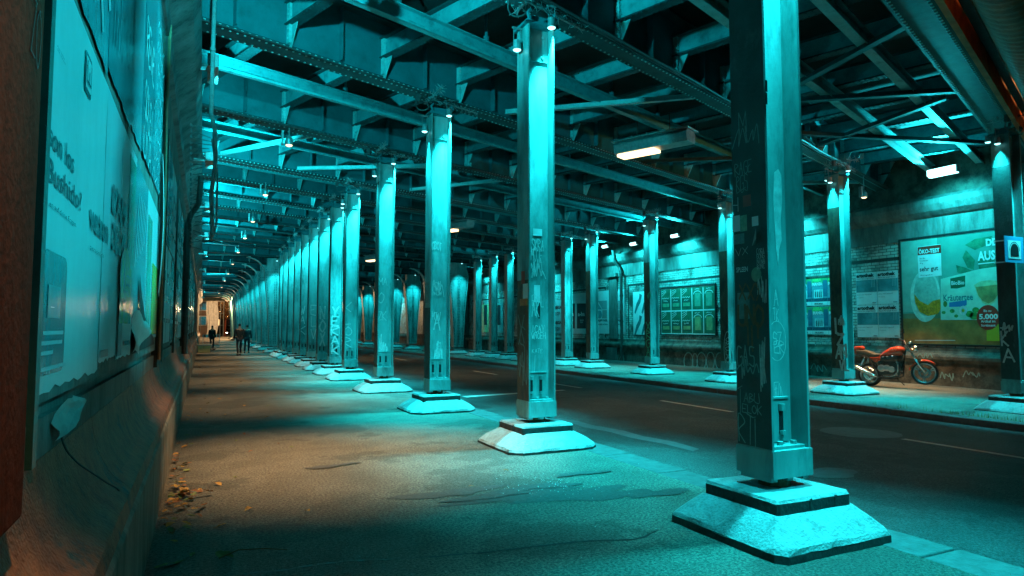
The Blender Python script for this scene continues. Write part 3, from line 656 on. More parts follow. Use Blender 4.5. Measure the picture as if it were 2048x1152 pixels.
def flood(X, Y, z, lab, e, face=-1, light=True, aim=None):
    t = thing('flood_lamp', lab, 'lamp', (X, Y, z), 0, 'cyan flood lamps on the side walls')
    m = MB(); m.box(-.06, .1, -.4, .4, 0, .2)
    if face < 0: m.box(.1, .5, -.03, .03, .06, .12)
    else: m.box(-.3, -.06, -.03, .03, .06, .12)
    if face < 0 and Y > 12: t.scale = (.6, .6, .6)
    m.build('housing', galv, t, bevel=.01)
    m = MB()
    if face < 0: m.box(-.085, -.061, -.38, .38, .015, .185)
    else: m.box(-.05, .09, .401, .415, .02, .18)
    if face < 0: m.box(-.05, .09, -.37, .37, -.022, -.001)
    m.build('lens', lens_f if face < 0 else lens_c, t)
    if light:
        l = lamp('SPOT', 'lamp_light', (face * .16, 0, -.05), CY, e, .07, 115 if aim else 100, .5, aim or (face * 1, -.35, .95)); l.parent = t
        if not aim: l = lamp('SPOT', 'lamp_light', (face * .5, 0, -.1), CY, e * (.3 if Y < 12 else 1.2), .07, 112, 1, (.95, 0, -1)); l.parent = t
for i, (Y, z) in enumerate([(10.9, 5.75), (16.35, 5.5), (22.2, 5.45), (25.2, 5.45), (27.6, 5.6), (35, 5.5), (44, 5.5), (55, 5.5), (68, 5.5)]):  # the second is added, hidden behind the nearest column, to brighten the posters
    flood(18.35, Y, z, f'{ordw(i)} bar shaped cyan flood lamp along the cornice of the brick wall', [2600, 1000, 1100, 600, 600, 800, 700, 700, 700][i])
for i, Y in enumerate([5.6, 11.1, 15.8, 22, 29, 36, 46, 58, 72, 88]):  # the second is added, turned out of sight, to light a girder web
    flood(.02, Y, 5.5 if i == 1 else 5.15, f'{ordw(i)} cyan flood lamp on the cornice of the left wall', [1500, 420, 900, 1100, 1000, 500, 500, 600, 600, 600, 600][i], 1, True, (.5, 1, .75))
t = thing('warm_lamp', 'warm sodium lamp hung above the duct at the upper right', 'lamp', a_loc(2.75, 8.2, 6.7))
MB().tube([(0, 0, 0), (0, 0, .25)], [.14, .05], 12).build('shade', galv, t); MB().lathe([(0, -.05), (.09, -.03), (.13, 0)], 12).build('lamp_glass', lens_w, t)
l = lamp('POINT', 'lamp_light', (0, 0, -.15), (1, .30, .08), 65, .08); l.parent = t
l = lamp('POINT', 'lamp_light', (7.2, 2.7, 0), (1, .30, .08), 65, .08); l.parent = t
t = thing('warm_lamp', 'added orange lamp out of view, lighting the underside of the duct', 'lamp', (13.4, 4.6, 4.6))  # lamp added outside the view to light the duct
MB().tube([(0, -.25, -.12), (0, 0, 0)], [.05, .13], 12).build('shade', galv, t); l = lamp('SPOT', 'lamp_light', (0, .05, .05), (1, .34, .1), 700, .08, 70, .6, (-.15, 1, .5)); l.parent = t
t = thing('warm_lamp', 'glaring warm lamp at the far mouth of the underpass', 'lamp', (4.3, 97, 5.45))
MB().tube([(0, 0, 0), (0, 0, .4)], [.3, .12], 12).build('shade', galv, t); MB().lathe([(0, -.35), (.25, -.25), (.4, 0)], 12).build('lamp_glass', emit('far_lamp_glass', (1, .7, .4), 25), t)
l = lamp('POINT', 'lamp_light', (0, -.2, -.6), WARM, 3000, .2); l.parent = t
# ================================================================== WRITING AND MARKS ON THE COLUMNS
def cgraf(col, name, items, face, at, m_, off=.003):
    """items: (text, px left, py baseline, px right, height px, line width) read off the photograph, laid on the column's own face"""
    mb = MB(); t = COLS[col]
    for it in items:
        txt, x0, y0, x1, hp, lw = it
        if face == '-X': (ua, za), (ub, _), (_, zt) = onX(x0, y0, at), onX(x1, y0, at), onX(x0, y0 - hp, at); ua, ub = -ua, -ub
        else: (ua, za), (ub, _), (_, zt) = onY(x0, y0, at), onY(x1, y0, at), onY(x0, y0 - hp, at)
        if txt == '~': scribble(mb, ua, za, zt - za, ub - ua, face, at, lw, 11, off)
        elif txt == '/':
            P = facemap(face, at, off); ribbon(mb, [(ua, za), (ub, zt)], lw, P, 0)
        elif txt == '_':
            P = facemap(face, at, off); ribbon(mb, smooth_pts([(ua, za), ((ua + ub) / 2, za - .006), (ub, za)]), lw, P, 0)
        elif txt == '@':
            P = facemap(face, at, off); ribbon(mb, [((ua + ub) / 2 + (ub - ua) / 2 * math.cos(k / 20 * 6.283), (za + zt) / 2 + (zt - za) / 2 * math.sin(k / 20 * 6.283)) for k in range(21)], lw, P, 0)
        else: graf(mb, txt, ua, za, zt - za, ub - ua, face, at, lw, .08, 0, off)
    return wchild(mb.build(name, m_), t)
XA = XL - .195
XA2 = XA; XA = XA - .03
cgraf(('left', 0), 'marker_writing', [('RTL', 1479, 884, 1530, 56, .009), ('_', 1483, 895, 1530, 4, .008), ('ABU', 1489, 803, 1521, 18, .007), ('ELOK', 1486, 824, 1526, 17, .007), ('T', 1477, 822, 1489, 48, .007), ('_', 1500, 832, 1512, 3, .006),
      ('RGS', 1474, 385, 1498, 32, .005), ('/', 1474, 387, 1492, 8, .005), ('RAGE', 1471, 352, 1506, 24, .006), ('~', 1470, 306, 1520, 50, .008), ('M', 1478, 268, 1498, 40, .008), ('GAS', 1475, 730, 1512, 36, .01), ('~', 1476, 756, 1514, 40, .01)], '-X', XA, chalk_m)
cgraf(('left', 0), 'brown_spray_writing', [('UNO', 1478, 652, 1530, 40, .022), ('/', 1497, 690, 1497, 45, .018), ('/', 1506, 702, 1505, 50, .018), ('/', 1517, 676, 1517, 30, .018), ('XXX', 1480, 600, 1530, 30, .014)], '-X', XA, brown_mk)
cgraf(('left', 0), 'small_tags', [('~', 1516, 610, 1534, 60, .006), ('COBA', 1514, 508, 1530, 10, .004), ('GONG', 1514, 518, 1530, 9, .004), ('NINA', 1515, 528, 1531, 9, .004), ('BONE', 1515, 538, 1531, 9, .004), ('VX', 1472, 512, 1500, 14, .004), ('WAK', 1522, 776, 1534, 90, .008), ('H', 1466, 425, 1480, 26, .006)], '-X', XA, chalk)
def sticker(col, face, at, x0, y0, x1, y1, m_, name='sticker', layer=0, ink_rows=0, lab=None):
    f = onX if face == '-X' else onY
    (ua, zt), (ub, _), (_, zb) = f(x0, y0, at), f(x1, y0, at), f(x0, y1, at); e = .0015 + layer * .0015
    mb = MB(); 
    if face == '-X': mb.box(at - e - .001, at - e, min(ua, ub), max(ua, ub), zb, zt)
    else: mb.box(min(ua, ub), max(ua, ub), at - e - .001, at - e, zb, zt)
    o = wchild(mb.build(name, m_), COLS[col])
    if lab: o['label'] = lab
    if ink_rows:
        r = MB(); random.seed(int(x0 * 7 + y0)); dz = (zt - zb) / (ink_rows + 1)
        for k in range(ink_rows):
            z = zt - dz * (k + .7); w = abs(ub - ua); h = dz * random.uniform(.25, .6); a0 = min(ua, ub) + w * .1; a1 = a0 + w * random.uniform(.4, .8)
            if face == '-X': r.box(at - e - .0018, at - e - .001, a0, a1, z, z + h)
            else: r.box(a0, a1, at - e - .0018, at - e - .001, z, z + h)
        o2 = wchild(r.build('print', ink), o)
    return o
paperd = mat('dim_paper', (.16, .24, .23), .6, 0, .3, 30, 0); paperg = mat('greenish_paper', (.22, .34, .24), .6, 0, .3, 30, 0)
dimink = mat('dark_poster', (.02, .035, .04), .5, 0, .3, 20, 0); redp = mat('red_sticker', (.35, .06, .04), .5, 0, .2, 20, 0)
grime = mat('dark_residue_and_shade', (.035, .055, .05), .6, 0, .5, 5, .3, 30, dirt=(.09, .12, .11), dscale=4, dlo=.6, dhi=.7, streak=.5); grimeb = mat('brown_paste_residue', (.10, .07, .045), .6, 0, .5, 6, .3, 30, dirt=(.03, .03, .025), dscale=5, dlo=.5, dhi=.65, streak=.4)  # residue colours; the dark one also serves as painted shade
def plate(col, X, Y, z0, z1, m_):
    mb = MB(); mb.box(X - .0022, X - .0004, Y - .168, Y + .168, z0, z1); wchild(mb.build('residue_shade_plate', m_), COLS[col])
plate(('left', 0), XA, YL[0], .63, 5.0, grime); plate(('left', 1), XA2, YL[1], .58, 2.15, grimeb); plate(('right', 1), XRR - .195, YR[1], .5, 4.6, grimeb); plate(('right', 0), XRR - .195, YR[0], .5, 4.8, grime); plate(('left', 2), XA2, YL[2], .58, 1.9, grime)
for q in range(3, 13): plate(('left', q), XA2, YL[q], .58, 5.1, grime)  # plates paint shade on these walkway faces, for contrast along the row
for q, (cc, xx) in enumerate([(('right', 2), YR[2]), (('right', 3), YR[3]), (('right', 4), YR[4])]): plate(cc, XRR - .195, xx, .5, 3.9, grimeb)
c0 = ('left', 0)
sticker(c0, '-X', XA, 1465, 433, 1480, 465, white, ink_rows=3); sticker(c0, '-X', XA, 1480, 432, 1494, 464, paperg, ink_rows=2); sticker(c0, '-X', XA, 1504, 434, 1517, 453, white, ink_rows=2)
sticker(c0, '-X', XA, 1467, 470, 1489, 490, paperd, ink_rows=2); sticker(c0, '-X', XA, 1486, 392, 1502, 415, redp, ink_rows=2)
sticker(c0, '-X', XA, 1473, 534, 1498, 582, dimink, 'small_poster'); lettering('SPLEEN', (XA - .003, onX(1474, 545, XA)[0], onX(1474, 545, XA)[1]), .04, '-X', white, None, 'poster_title', w=abs(onX(1474, 545, XA)[0] - onX(1497, 545, XA)[0]), bold=.02)
o = bpy.data.objects['poster_title']; wchild(o, COLS[c0])
sticker(c0, '-X', XA, 1475, 586, 1499, 638, paperd, 'small_poster', ink_rows=7)
# green blob sticker
mb = MB(); u, z = onX(1513, 549, XA); mb.add([(XA - .003, u + .05 * math.cos(k / 18 * 6.283), z + .055 * math.sin(k / 18 * 6.283)) for k in range(18)], [tuple(range(18))]); wchild(mb.build('sticker', paperg), COLS[c0])
mb = MB(); u, z = onX(1512, 478, XA); mb.add([(XA - .002, u + .04, z - .05), (XA - .03, u - .03, z + .08), (XA - .05, u - .05, z), (XA - .004, u, z - .04)], [(0, 1, 2, 3)]); wchild(mb.build('torn_paper', paperd), COLS[c0])
YF = YL[0] - .17; YWb = YL[0] - .012
cgraf(c0, 'web_writing', [('A', 1548, 610, 1558, 28, .006), ('TK', 1546, 640, 1558, 24, .006), ('SZ', 1546, 690, 1564, 26, .007), ('ER', 1548, 706, 1570, 24, .007), ('@', 1536, 722, 1572, 80, .006), ('F', 1548, 790, 1560, 26, .006), ('~', 1548, 806, 1564, 40, .005), ('VP', 1550, 832, 1564, 16, .004)], '-Y', YWb, chalk)
for (y0, y1) in ((160, 183), (185, 208)):
    sticker(c0, '-Y', YF, 1529.5, y0, 1534, y1, ink, 'sticker')
f2 = mat('paste_remains', (.5, .6, .58), .7, 0, .3, 12, 0)
mb = MB(); pts = [(1548, 345), (1556, 338), (1562, 350), (1564, 400), (1561, 440), (1563, 480), (1558, 500), (1556, 530), (1552, 500), (1550, 470), (1548, 440), (1546, 400)]
mb.add([(onY(x, y, YWb)[0], YWb - .002, onY(x, y, YWb)[1]) for x, y in pts], [tuple(range(len(pts)))]); wchild(mb.build('paste_smear', f2), COLS[c0])
XA = XA2; c1 = ('left', 1); Y1 = YL[1] - .012
cgraf(c1, 'marker_writing', [('MODE', 1062, 520, 1085, 26, .008), ('SKRA', 1064, 500, 1088, 22, .009), ('~', 1062, 560, 1090, 34, .01), ('~', 1062, 545, 1084, 30, .008), ('AK', 1064, 632, 1080, 32, .01), ('EVAL', 1064, 612, 1088, 22, .008), ('ICAY', 1063, 664, 1090, 14, .008), ('WNOEH', 1063, 678, 1092, 12, .008), ('KATE', 1064, 706, 1086, 8, .005), ('/', 1068, 760, 1070, 50, .004)], '-Y', Y1, chalk)
cgraf(c1, 'grey_spray_writing', [('X', 1037, 690, 1052, 60, .02), ('S', 1040, 730, 1054, 80, .018), ('~', 1038, 770, 1056, 80, .016), ('VEK', 1036, 455, 1056, 16, .005), ('~', 1036, 510, 1058, 14, .005)], '-X', XA, chalk_d)
sticker(c1, '-Y', Y1, 1066, 457, 1084, 471, white, ink_rows=1); sticker(c1, '-Y', Y1, 1068, 570, 1080, 604, white, 'sticker'); sticker(c1, '-Y', Y1, 1076, 604, 1080, 637, ink, 'sticker')
sticker(c1, '-X', XA, 1043, 543, 1050, 568, redp, ink_rows=2); sticker(c1, '-X', XA, 1046, 568, 1056, 598, white, ink_rows=4); sticker(c1, '-X', XA, 1040, 598, 1056, 612, mat('orange_sticker', (.5, .16, .06), .5, 0, .3, 20, 0), ink_rows=1)
c2 = ('left', 2); Y2 = YL[2] - .012
cgraf(c2, 'marker_writing', [('OBOT', 864, 500, 884, 16, .012), ('~', 866, 600, 886, 50, .012), ('S', 868, 590, 882, 26, .012), ('MTV', 864, 640, 882, 16, .01), ('A', 868, 660, 884, 30, .02), ('WW', 866, 590, 886, 8, .01)], '-Y', Y2, chalk)
cgraf(c2, 'stencil_figure', [('~', 868, 726, 878, 36, .022), ('~', 874, 724, 884, 42, .022), ('O', 874, 694, 881, 10, .018)], '-Y', Y2, chalk)
sticker(c2, '-X', XA, 850, 565, 858, 606, paperd, ink_rows=3)
c3 = ('left', 3); Y3 = YL[3] - .012
cgraf(c3, 'marker_writing', [('O', 758, 606, 770, 20, .014), ('ZK', 756, 640, 774, 16, .012), ('~', 758, 718, 766, 50, .022), ('~', 762, 708, 774, 26, .02), ('MA', 758, 570, 776, 14, .01)], '-Y', Y3, chalk)
for i, (x0, x1, yb, hp, tx) in enumerate([(690, 706, 720, 120, 'KLORO'), (664, 680, 708, 96, 'YERAK'), (640, 652, 690, 80, 'NOX'), (622, 634, 676, 70, 'ELV'), (600, 612, 668, 60, 'WAK')]):
    cgraf(('left', 4 + i), 'spray_writing', [(c, x0, yb - k * hp / len(tx), x1, hp / len(tx) * .9, .04 + i * .006) for k, c in enumerate(tx[::-1])], '-Y', YL[4 + i] - .17, chalk, .01) if i in (1, 2) else cgraf(('left', 4 + i), 'spray_writing', [(c, x0, yb - k * hp / len(tx), x1, hp / len(tx) * .8, .02 + .004 * i) for k, c in enumerate(tx[::-1])], '-Y', YL[4 + i] - .012, chalk)
XB = XRR - .195
cgraf(('right', 1), 'white_spray_writing', [('L', 1672, 668, 1684, 30, .06), ('Z', 1676, 690, 1692, 22, .06), ('N', 1682, 712, 1696, 22, .06), ('A', 1672, 716, 1688, 22, .05), ('VL', 1680, 740, 1700, 20, .05), ('~', 1676, 652, 1690, 22, .03)], '-X', XB, chalk)
cgraf(('right', 0), 'white_spray_writing', [('K', 2004, 690, 2020, 26, .035), ('A', 2006, 724, 2036, 28, .035), ('T', 2002, 672, 2024, 16, .03), ('~', 2006, 664, 2026, 20, .03)], '-X', XB, chalk)
cgraf(('right', 2), 'white_spray_writing', [(c, 1452, 728 - k * 9, 1462, 8, .02) for k, c in enumerate('XALOMO')] + [('@', 1449, 735, 1464, 72, .02)], '-X', XB, chalk)
cgraf(('right', 3), 'green_marker_writing', [(c, 1293, 728 - k * 17, 1302, 15, .04) for k, c in enumerate('YAGRX')] + [('~', 1294, 600, 1302, 16, .02)], '-X', XB, green_mk)
# ================================================================== FLAT PRINTS ON THE WALLS
class Dec:
    """a print lying on a wall plane X = at; shapes are given as points of that plane traced from the photograph"""
    def __init__(s, root, at, sgn): s.r = root; s.at = at; s.s = sgn
    def P(s, x, y, L): Y, z = onX(x, y, s.at); return (s.at + s.s * (.002 + .002 * L), Y, z)
    def poly(s, name, pts, m_, L=1): return wchild(MB().add([s.P(x, y, L) for x, y in pts], [tuple(range(len(pts)))]).build(name, m_), s.r)
    def yz(s, name, y0, y1, z0, z1, m_, L=1): x = s.at + s.s * (.002 + .002 * L); return wchild(MB().add([(x, y0, z0), (x, y1, z0), (x, y1, z1), (x, y0, z1)], [(0, 1, 2, 3)]).build(name, m_), s.r)
    def ell(s, name, cx, cy, rx, ry, m_, L=1, a0=0, a1=6.283, n=28, cut=None):
        pts = [(cx + rx * math.cos(a0 + (a1 - a0) * k / n), cy - ry * math.sin(a0 + (a1 - a0) * k / n)) for k in range(n if a1 - a0 > 6.2 else n + 1)]; return s.poly(name, pts, m_, L)
    def text(s, txt, x, y, hpx, x1, m_, L=3, bold=.01, name='lettering', shear=0):
        Y0, z0 = onX(x, y, s.at); Y1, z1 = onX(x1, y, s.at); _, zt = onX(x, y - hpx, s.at)
        o = lettering(txt, (s.at + s.s * (.002 + .002 * L), Y0, z0), zt - z0, '+X' if s.s > 0 else '-X', m_, None, name, w=abs(Y1 - Y0), bold=bold, shear=shear, off=0, rot=0)
        return wchild(o, s.r)
def P_(n, c, r=.35, v=.1, sc=4, **k): return mat('print_' + n, c, r, 0, v, sc, .1, 12, **k)
XP = XR - .03
def board(label, name, cat, x0, x1, z0, z1, m_=white, frame=None, grp=None, yy=None):
    Ya, Yb = yy or (onX(x0, 600, XP)[0], onX(x1, 600, XP)[0]); a, b = min(Ya, Yb), max(Ya, Yb)
    t = thing(name, label, cat, (XR, (a + b) / 2, z0), 0, grp)
    wchild(MB().box(XP, XR - .012, a, b, z0, z1).build('backing', m_), t)
    if frame:
        f = MB(); w = .05
        f.box(XP - .03, XR - .012, a - w, a, z0 - w, z1 + w); f.box(XP - .03, XR - .012, b, b + w, z0 - w, z1 + w); f.box(XP - .028, XR - .012, a, b, z0 - w, z0); f.box(XP - .028, XR - .012, a, b, z1, z1 + w)
        wchild(f.build('frame', frame), t)
    return t, a, b
# tea billboard
t, a, b = board('large framed billboard for herbal tea with glass and tea box on the right wall', 'billboard', 'billboard', 1805, 2044, 1.05, 4.18, P_('tea_teal', (.10, .30, .25), .3, .25, 1.2), mat('black_frame', (.02, .022, .022), .4))
D = Dec(t, XP, -1)
D.yz('pale_glow', b - 1.1, b - .02, 2.0, 4.16, P_('glow', (.20, .42, .36), .3, .35, 1.0), 0)
D.yz('table_top', a, b, 1.06, 1.80, P_('table', (.32, .17, .05), .3, .4, 2.5), 1)
D.yz('table_edge', a, b, 1.80, 1.95, P_('table2', (.13, .17, .1), .3, .3, 3), 1)
D.ell('glass', 1851, 592, 30, 52, P_('glassp', (.40, .62, .56), .3, .3, 5), 2); D.ell('glass_dark', 1852, 588, 24, 44, P_('glassd', (.22, .42, .37), .3, .3, 6), 3)
D.poly('drink', [(1829, 588), (1840, 602), (1856, 610), (1866, 602), (1880, 598), (1884, 615), (1876, 628), (1856, 632), (1840, 624), (1831, 606)], P_('drink', (.8, .24, .02), .3, .6, 14), 4)
D.poly('tea_box', [(1882, 558), (1960, 538), (1996, 533), (1998, 640), (1882, 640)], P_('box', (.34, .60, .50), .3, .2, 3), 5)
D.poly('logo_plate', [(1901, 557), (1931, 551), (1931, 573), (1915, 577), (1902, 577)], P_('dkgreen', (.012, .10, .05)), 6); D.text('BioBio', 1903, 570, 8, 1929, white, 7, .02)
D.text('Kräutertee', 1887, 602, 13, 1946, P_('bluegreen', (.02, .16, .18)), 6, .02)
D.poly('blue_label', [(1899, 605), (1934, 600), (1934, 610), (1927, 613), (1899, 614)], P_('blue', (.02, .16, .38)), 6)
D.ell('seal', 1891, 608, 4, 6, P_('olive', (.12, .16, .03)), 6)
for k, (x, y, r) in enumerate([(1913, 632, 4), (1888, 625, 4), (1905, 622, 5), (1940, 628, 8), (1952, 620, 7), (1949, 632, 9)]): D.ell('herb', x, y, r, r * .8, P_('herb', (.05, .26, .06), .3, .5, 12), 6)
for k in range(12):
    an = k / 12 * 6.283; D.ell('petal', 1927 + 6 * math.cos(an), 621 - 7 * math.sin(an), 2.2, 2.6, white, 7, n=8)
D.ell('flower_centre', 1927, 621, 2.8, 3.2, P_('yel', (.7, .35, .02)), 8, n=10)
D.poly('cup', [(1949, 570), (1960, 563), (1980, 560), (1998, 562), (1998, 588), (1990, 604), (1978, 612), (1966, 606), (1955, 590)], P_('cup', (.42, .5, .3), .3, .3, 6), 7)
D.poly('cup_tea', [(1952, 574), (1998, 569), (1997, 588), (1988, 602), (1978, 607), (1966, 602), (1957, 590)], P_('cuptea', (.30, .25, .10), .3, .4, 6), 8)
D.ell('red_disc', 1977, 635, 23, 25, P_('red', (.50, .035, .02)), 9)
D.text('Bis zu', 1968, 624, 5, 1983, white, 10, .02); D.text('5.000', 1959, 638, 10, 1997, white, 10, .04); D.text('Artikel im', 1963, 645, 5, 1992, white, 10, .02); D.text('Sortiment', 1963, 653, 5, 1992, white, 10, .02)
D.poly('yellow_field', [(1974, 650), (2001, 648), (2002, 682), (1974, 682)], P_('yellow', (.50, .42, .03)), 8)
for pts in ([(1915, 545), (1912, 530), (1930, 535), (1945, 542), (1950, 548), (1935, 550)], [(1925, 515), (1932, 500), (1950, 520), (1948, 540), (1935, 535)], [(1960, 545), (1955, 520), (1970, 505), (1990, 520), (1995, 540)], [(1930, 490), (1950, 478), (1985, 472), (1975, 490), (1950, 500)]):
    D.poly('leaf_print', pts, P_('mint', (.03, .17, .10), .3, .5, 6), 2)
D.text('DE', 1972, 492, 14, 1993, white, 6, .04); D.text('AUS', 1957, 521, 18, 1993, white, 6, .04); D.poly('rule', [(1957, 527), (1995, 523), (1995, 525), (1957, 529)], white, 6)
D.poly('test_seal', [(1835, 494), (1882, 488), (1884, 551), (1838, 556)], white, 6); D.poly('seal_header', [(1836, 495), (1882, 489), (1883, 506), (1836, 511)], P_('red', (.5, .035, .02)), 7)
D.text('ÖKO-TEST', 1838, 508, 8, 1880, white, 8, .04); D.text('Bio Bio\nKräutertee\n40 g', 1840, 519, 3.4, 1857, ink, 8, .0); D.text('sehr gut', 1840, 543, 9, 1877, ink, 8, .02); D.text('Ausgabe', 1841, 552, 2.5, 1866, ink, 8, 0)
D.poly('small_print', [(1830, 680), (1911, 680), (1911, 681.5), (1830, 681.5)], white, 4)
# artothek posters
k = 0
for (x0, x1) in ((1713, 1754.5), (1755.5, 1797)):
    for (z0, z1, yb) in ((2.27, 3.30, 0), (1.22, 2.25, 1)):
        row = 'top' if yb == 0 else 'bottom'; col = 'left' if x0 < 1740 else 'right'
        t, a, b = board(f'white gallery poster with teal picture, {row} {col} of four beside the tea billboard', 'poster', 'poster', x0, x1, z0, z1, grp='white gallery posters')
        D = Dec(t, XP, -1); w = b - a; cm = (a + b) / 2
        D.yz('picture', a + .0, b - .01, z0 + .40, z1 - .24, P_('gallery', (.06, .24, .27), .3, .45, 2.2), 1)
        for q in range(3): D.yz('curtain_line', a + .06 + .05 * q, a + .08 + .05 * q, z0 + .55, z1 - .245, P_('gallery2', (.16, .36, .38)), 2)
        def wt(txt, y_, z_, h_, w_, bold): wchild(lettering(txt, (XP - .008, y_, z_), h_, '-X', ink, None, 'lettering', w=w_, bold=bold, off=0), t)
        wt('artothek', b - .03, z1 - .14, .11, w * .86, .05); wt('Raum für junge Kunst', b - .03, z1 - .21, .045, w * .86, .0); wt('Jenny, what happened?', b - .04, z0 + .31, .035, w * .7, 0); wt('Ausstellung', b - .04, z0 + .22, .025, w * .3, 0); wt('KÖLN', a + .16, z0 + .04, .03, .12, .06)
# mania posters
n_ = 0
for r_, (z0, z1) in enumerate(((2.30, 3.26), (1.30, 2.26))):
    for q, yb in enumerate((14.78, 15.42, 16.06, 16.70)):
        n_ += 1
        t, a, b = board(f'blue concert poster, {ordw(3 - q)} from the left in the {["upper", "lower"][r_]} row', 'poster', 'poster', 0, 0, z0, z1, P_('mania', (.11, .30, .36), .3, .35, 3), yy=(yb, yb + .63), grp='blue concert posters')
        D = Dec(t, XP, -1)
        D.yz('white_foot', a, b, z0, z0 + .13, white, 1); D.yz('stage', a, b, z0 + .13, z0 + .25, P_('stage', (.02, .08, .12), .4, .6, 18), 1)
        D.yz('green_band', a, b, z1 - .2, z1 - .01, P_('grband', (.05, .3, .14), .3, .3, 5), 1)
        D.yz('floodlight', a + .0, a + .16, z0 + .3, z1 - .1, P_('tower', (.03, .14, .22), .3, .2, 5), 2)
        D.yz('glow', b - .46, b - .1, z0 + .25, z0 + .55, P_('glow2', (.3, .6, .62), .3, .4, 5), 2)
        for f in range(4): 
            yq = b - .16 - f * .075; D.yz('figure', yq - .018, yq + .018, z0 + .28, z0 + .48, ink, 3); D.yz('head', yq - .01, yq + .01, z0 + .49, z0 + .52, ink, 3)
        def wt(txt, y_, z_, h_, w_, bold, mm): wchild(lettering(txt, (XP - .009, y_, z_), h_, '-X', mm, None, 'lettering', w=w_, bold=bold, off=0), t)
        wt('ABBA', b - .03, z1 - .13, .11, .40, .06, P_('green', (.10, .55, .18))); wt('MANIA', b - .03, z1 - .27, .11, .42, .06, white); wt('20.3.2022', b - .1, z0 + .04, .05, .34, .04, ink)
wchild(MB().box(XP - .02, XR - .012, 14.7, 17.4, 3.27, 3.33).build('backing_strip', stoned), rw)
# green poster board 5 x 2
t, a, b = board('framed board holding ten green beer posters in two rows on the brick wall', 'poster_board', 'poster board', 1322, 1430, 1.24, 3.34, white, mat('black_frame', (.02, .022, .022), .4))
w = (b - a) / 5
for q in range(5):
    for r_ in range(2):
        y1 = b - q * w - .03; y0 = y1 - w + .05; z0 = 1.29 + (1 - r_) * 1.03; z1 = z0 + .97
        D = Dec(t, XP, -1); dk = P_('bgreen', (.02, .12, .07), .3, .4, 4)
        D.yz('poster', y0, y1, z0, z1, dk, 1)
        if q >= 3:
            D.yz('beer_glass', y0 + .15, y1 - .15, z0 + .14, z1 - .25, P_('bmid' if r_ == 0 else 'byel', (.10, .28, .2) if r_ == 0 else (.24, .29, .14), .3, .3, 6), 2)
            mb = MB(); P = facemap('-X', XP, .008); cy = (y0 + y1) / 2; ribbon(mb, [(-cy + .24 * math.cos(an / 10 * 3.14), z1 - .30 + .13 * math.sin(an / 10 * 3.14)) for an in range(11)], .03, P, 0); wchild(mb.build('arch_rule', white), t)
        else:
            D.yz('shopfront', y0 + .02, y1 - .02, z0 + .1, z0 + .5, P_('shop', (.03, .07, .05) if r_ == 0 else (.15, .05, .03), .3, .4, 8), 2)
            D.yz('shop_windows', y0 + .1, y1 - .1, z0 + .16, z0 + .32, P_('swin' if r_ == 0 else 'swiny', (.1, .30, .18) if r_ == 0 else (.28, .27, .12), .3, .4, 9), 3)
            mb = MB(); P = facemap('-X', XP, .008)
            for u_ in range(3): ribbon(mb, [(-y1 + .05, z1 - .3 + u_ * .1), (-y1 + .35, z1 - .12 + u_ * .06)], .02, P, 0)
            ribbon(mb, smooth_pts([(-y1 + .05 + g * .07, z0 + .54 + .04 * (g % 2)) for g in range(8)]), .02, P, 0); wchild(mb.build('print_lines', white), t)
        mb = MB(); scribble(mb, -y1 + .15, (z1 - .12 if q >= 3 else z0 + .4), .07, .3, '-X', XP, .016, 8, .009); wchild(mb.build('script_title', white), t)
# striped posters, picture posters, a-ha, far ones
t, a, b = board('white board with torn dark diagonal streaks right of the drainpipe', 'poster_board', 'poster board', 1266, 1312, 1.2, 3.3, white, None); D = Dec(t, XP, -1)
for (x, s_) in ((1277, 1), (1291, -1)):
    for (y0, y1) in ((587, 628), (630, 671)):
        D.poly('streak', [(x + 2, y0), (x + 7, y0 + 3), (x + 4, y0 + 18), (x - 1, y0 + 28), (x - 6, y1), (x - 8, y1 - 3), (x - 4, y0 + 20), (x + 1, y0 + 10)], P_('streak', (.03, .16, .17), .4, .6, 20), 1)
t, a, b = board('white board with two square and circle concert posters left of the drainpipe', 'poster_board', 'poster board', 1195, 1250, 1.22, 3.5, white, None); D = Dec(t, XP, -1)
def quad(D, x0, x1, y0, y1, m_, L, n='shape'): D.poly(n, [(x0, y0), (x1, y0), (x1, y1), (x0, y1)], m_, L)
gy = P_('geo_grey', (.28, .33, .34)); gt = P_('geo_teal', (.12, .28, .32)); 
for x in (1194, 1224.5):
    D.poly('shape', [(x, 604), (x + 10, 619), (x, 619)], gt, 1); D.poly('shape', [(x + 2, 602), (x + 20, 601), (x + 20, 619), (x + 11, 619)], gy, 1); D.ell('shape', x + 5, 629, 5, 8, gt, 1); D.poly('shape', [(x + 11, 620), (x + 20, 620), (x + 20, 637), (x + 10, 637)], P_('geo_rose', (.34, .28, .27)), 1)
    D.text('PHILIPP POISEL', x, 643, 4, x + 21, ink, 2, .05); D.text('3.4.2022 KÖLN', x, 650, 2.5, x + 21, ink, 2, .03)
t, a, b = board('white framed concert poster with black picture and pale lettering on the far wall', 'poster_board', 'poster board', 1134, 1177, 1.2, 3.5, white, None); D = Dec(t, XP, -1)
for x in (1132, 1154): quad(D, x, x + 18, 607, 657, dimink, 1, 'picture'); D.text('a-ha', x + 2, 632, 8, x + 16, white, 2, .05); D.text('WORLD\nTOUR', x + 6, 642, 3, x + 14, white, 2, .02)
t, a, b = board('pale pink board with red print on the far wall', 'poster_board', 'poster board', 1108, 1127, 1.2, 3.2, P_('pinkish', (.5, .42, .42)), None); D = Dec(t, XP, -1)
for y in (618, 648): D.text('MEGA', 1110, y, 6, 1123, P_('red2', (.3, .03, .03)), 2, .05); D.text('CALL\nDAY', 1110, y + 9, 3, 1121, P_('red2', (.3, .03, .03)), 2, .03)
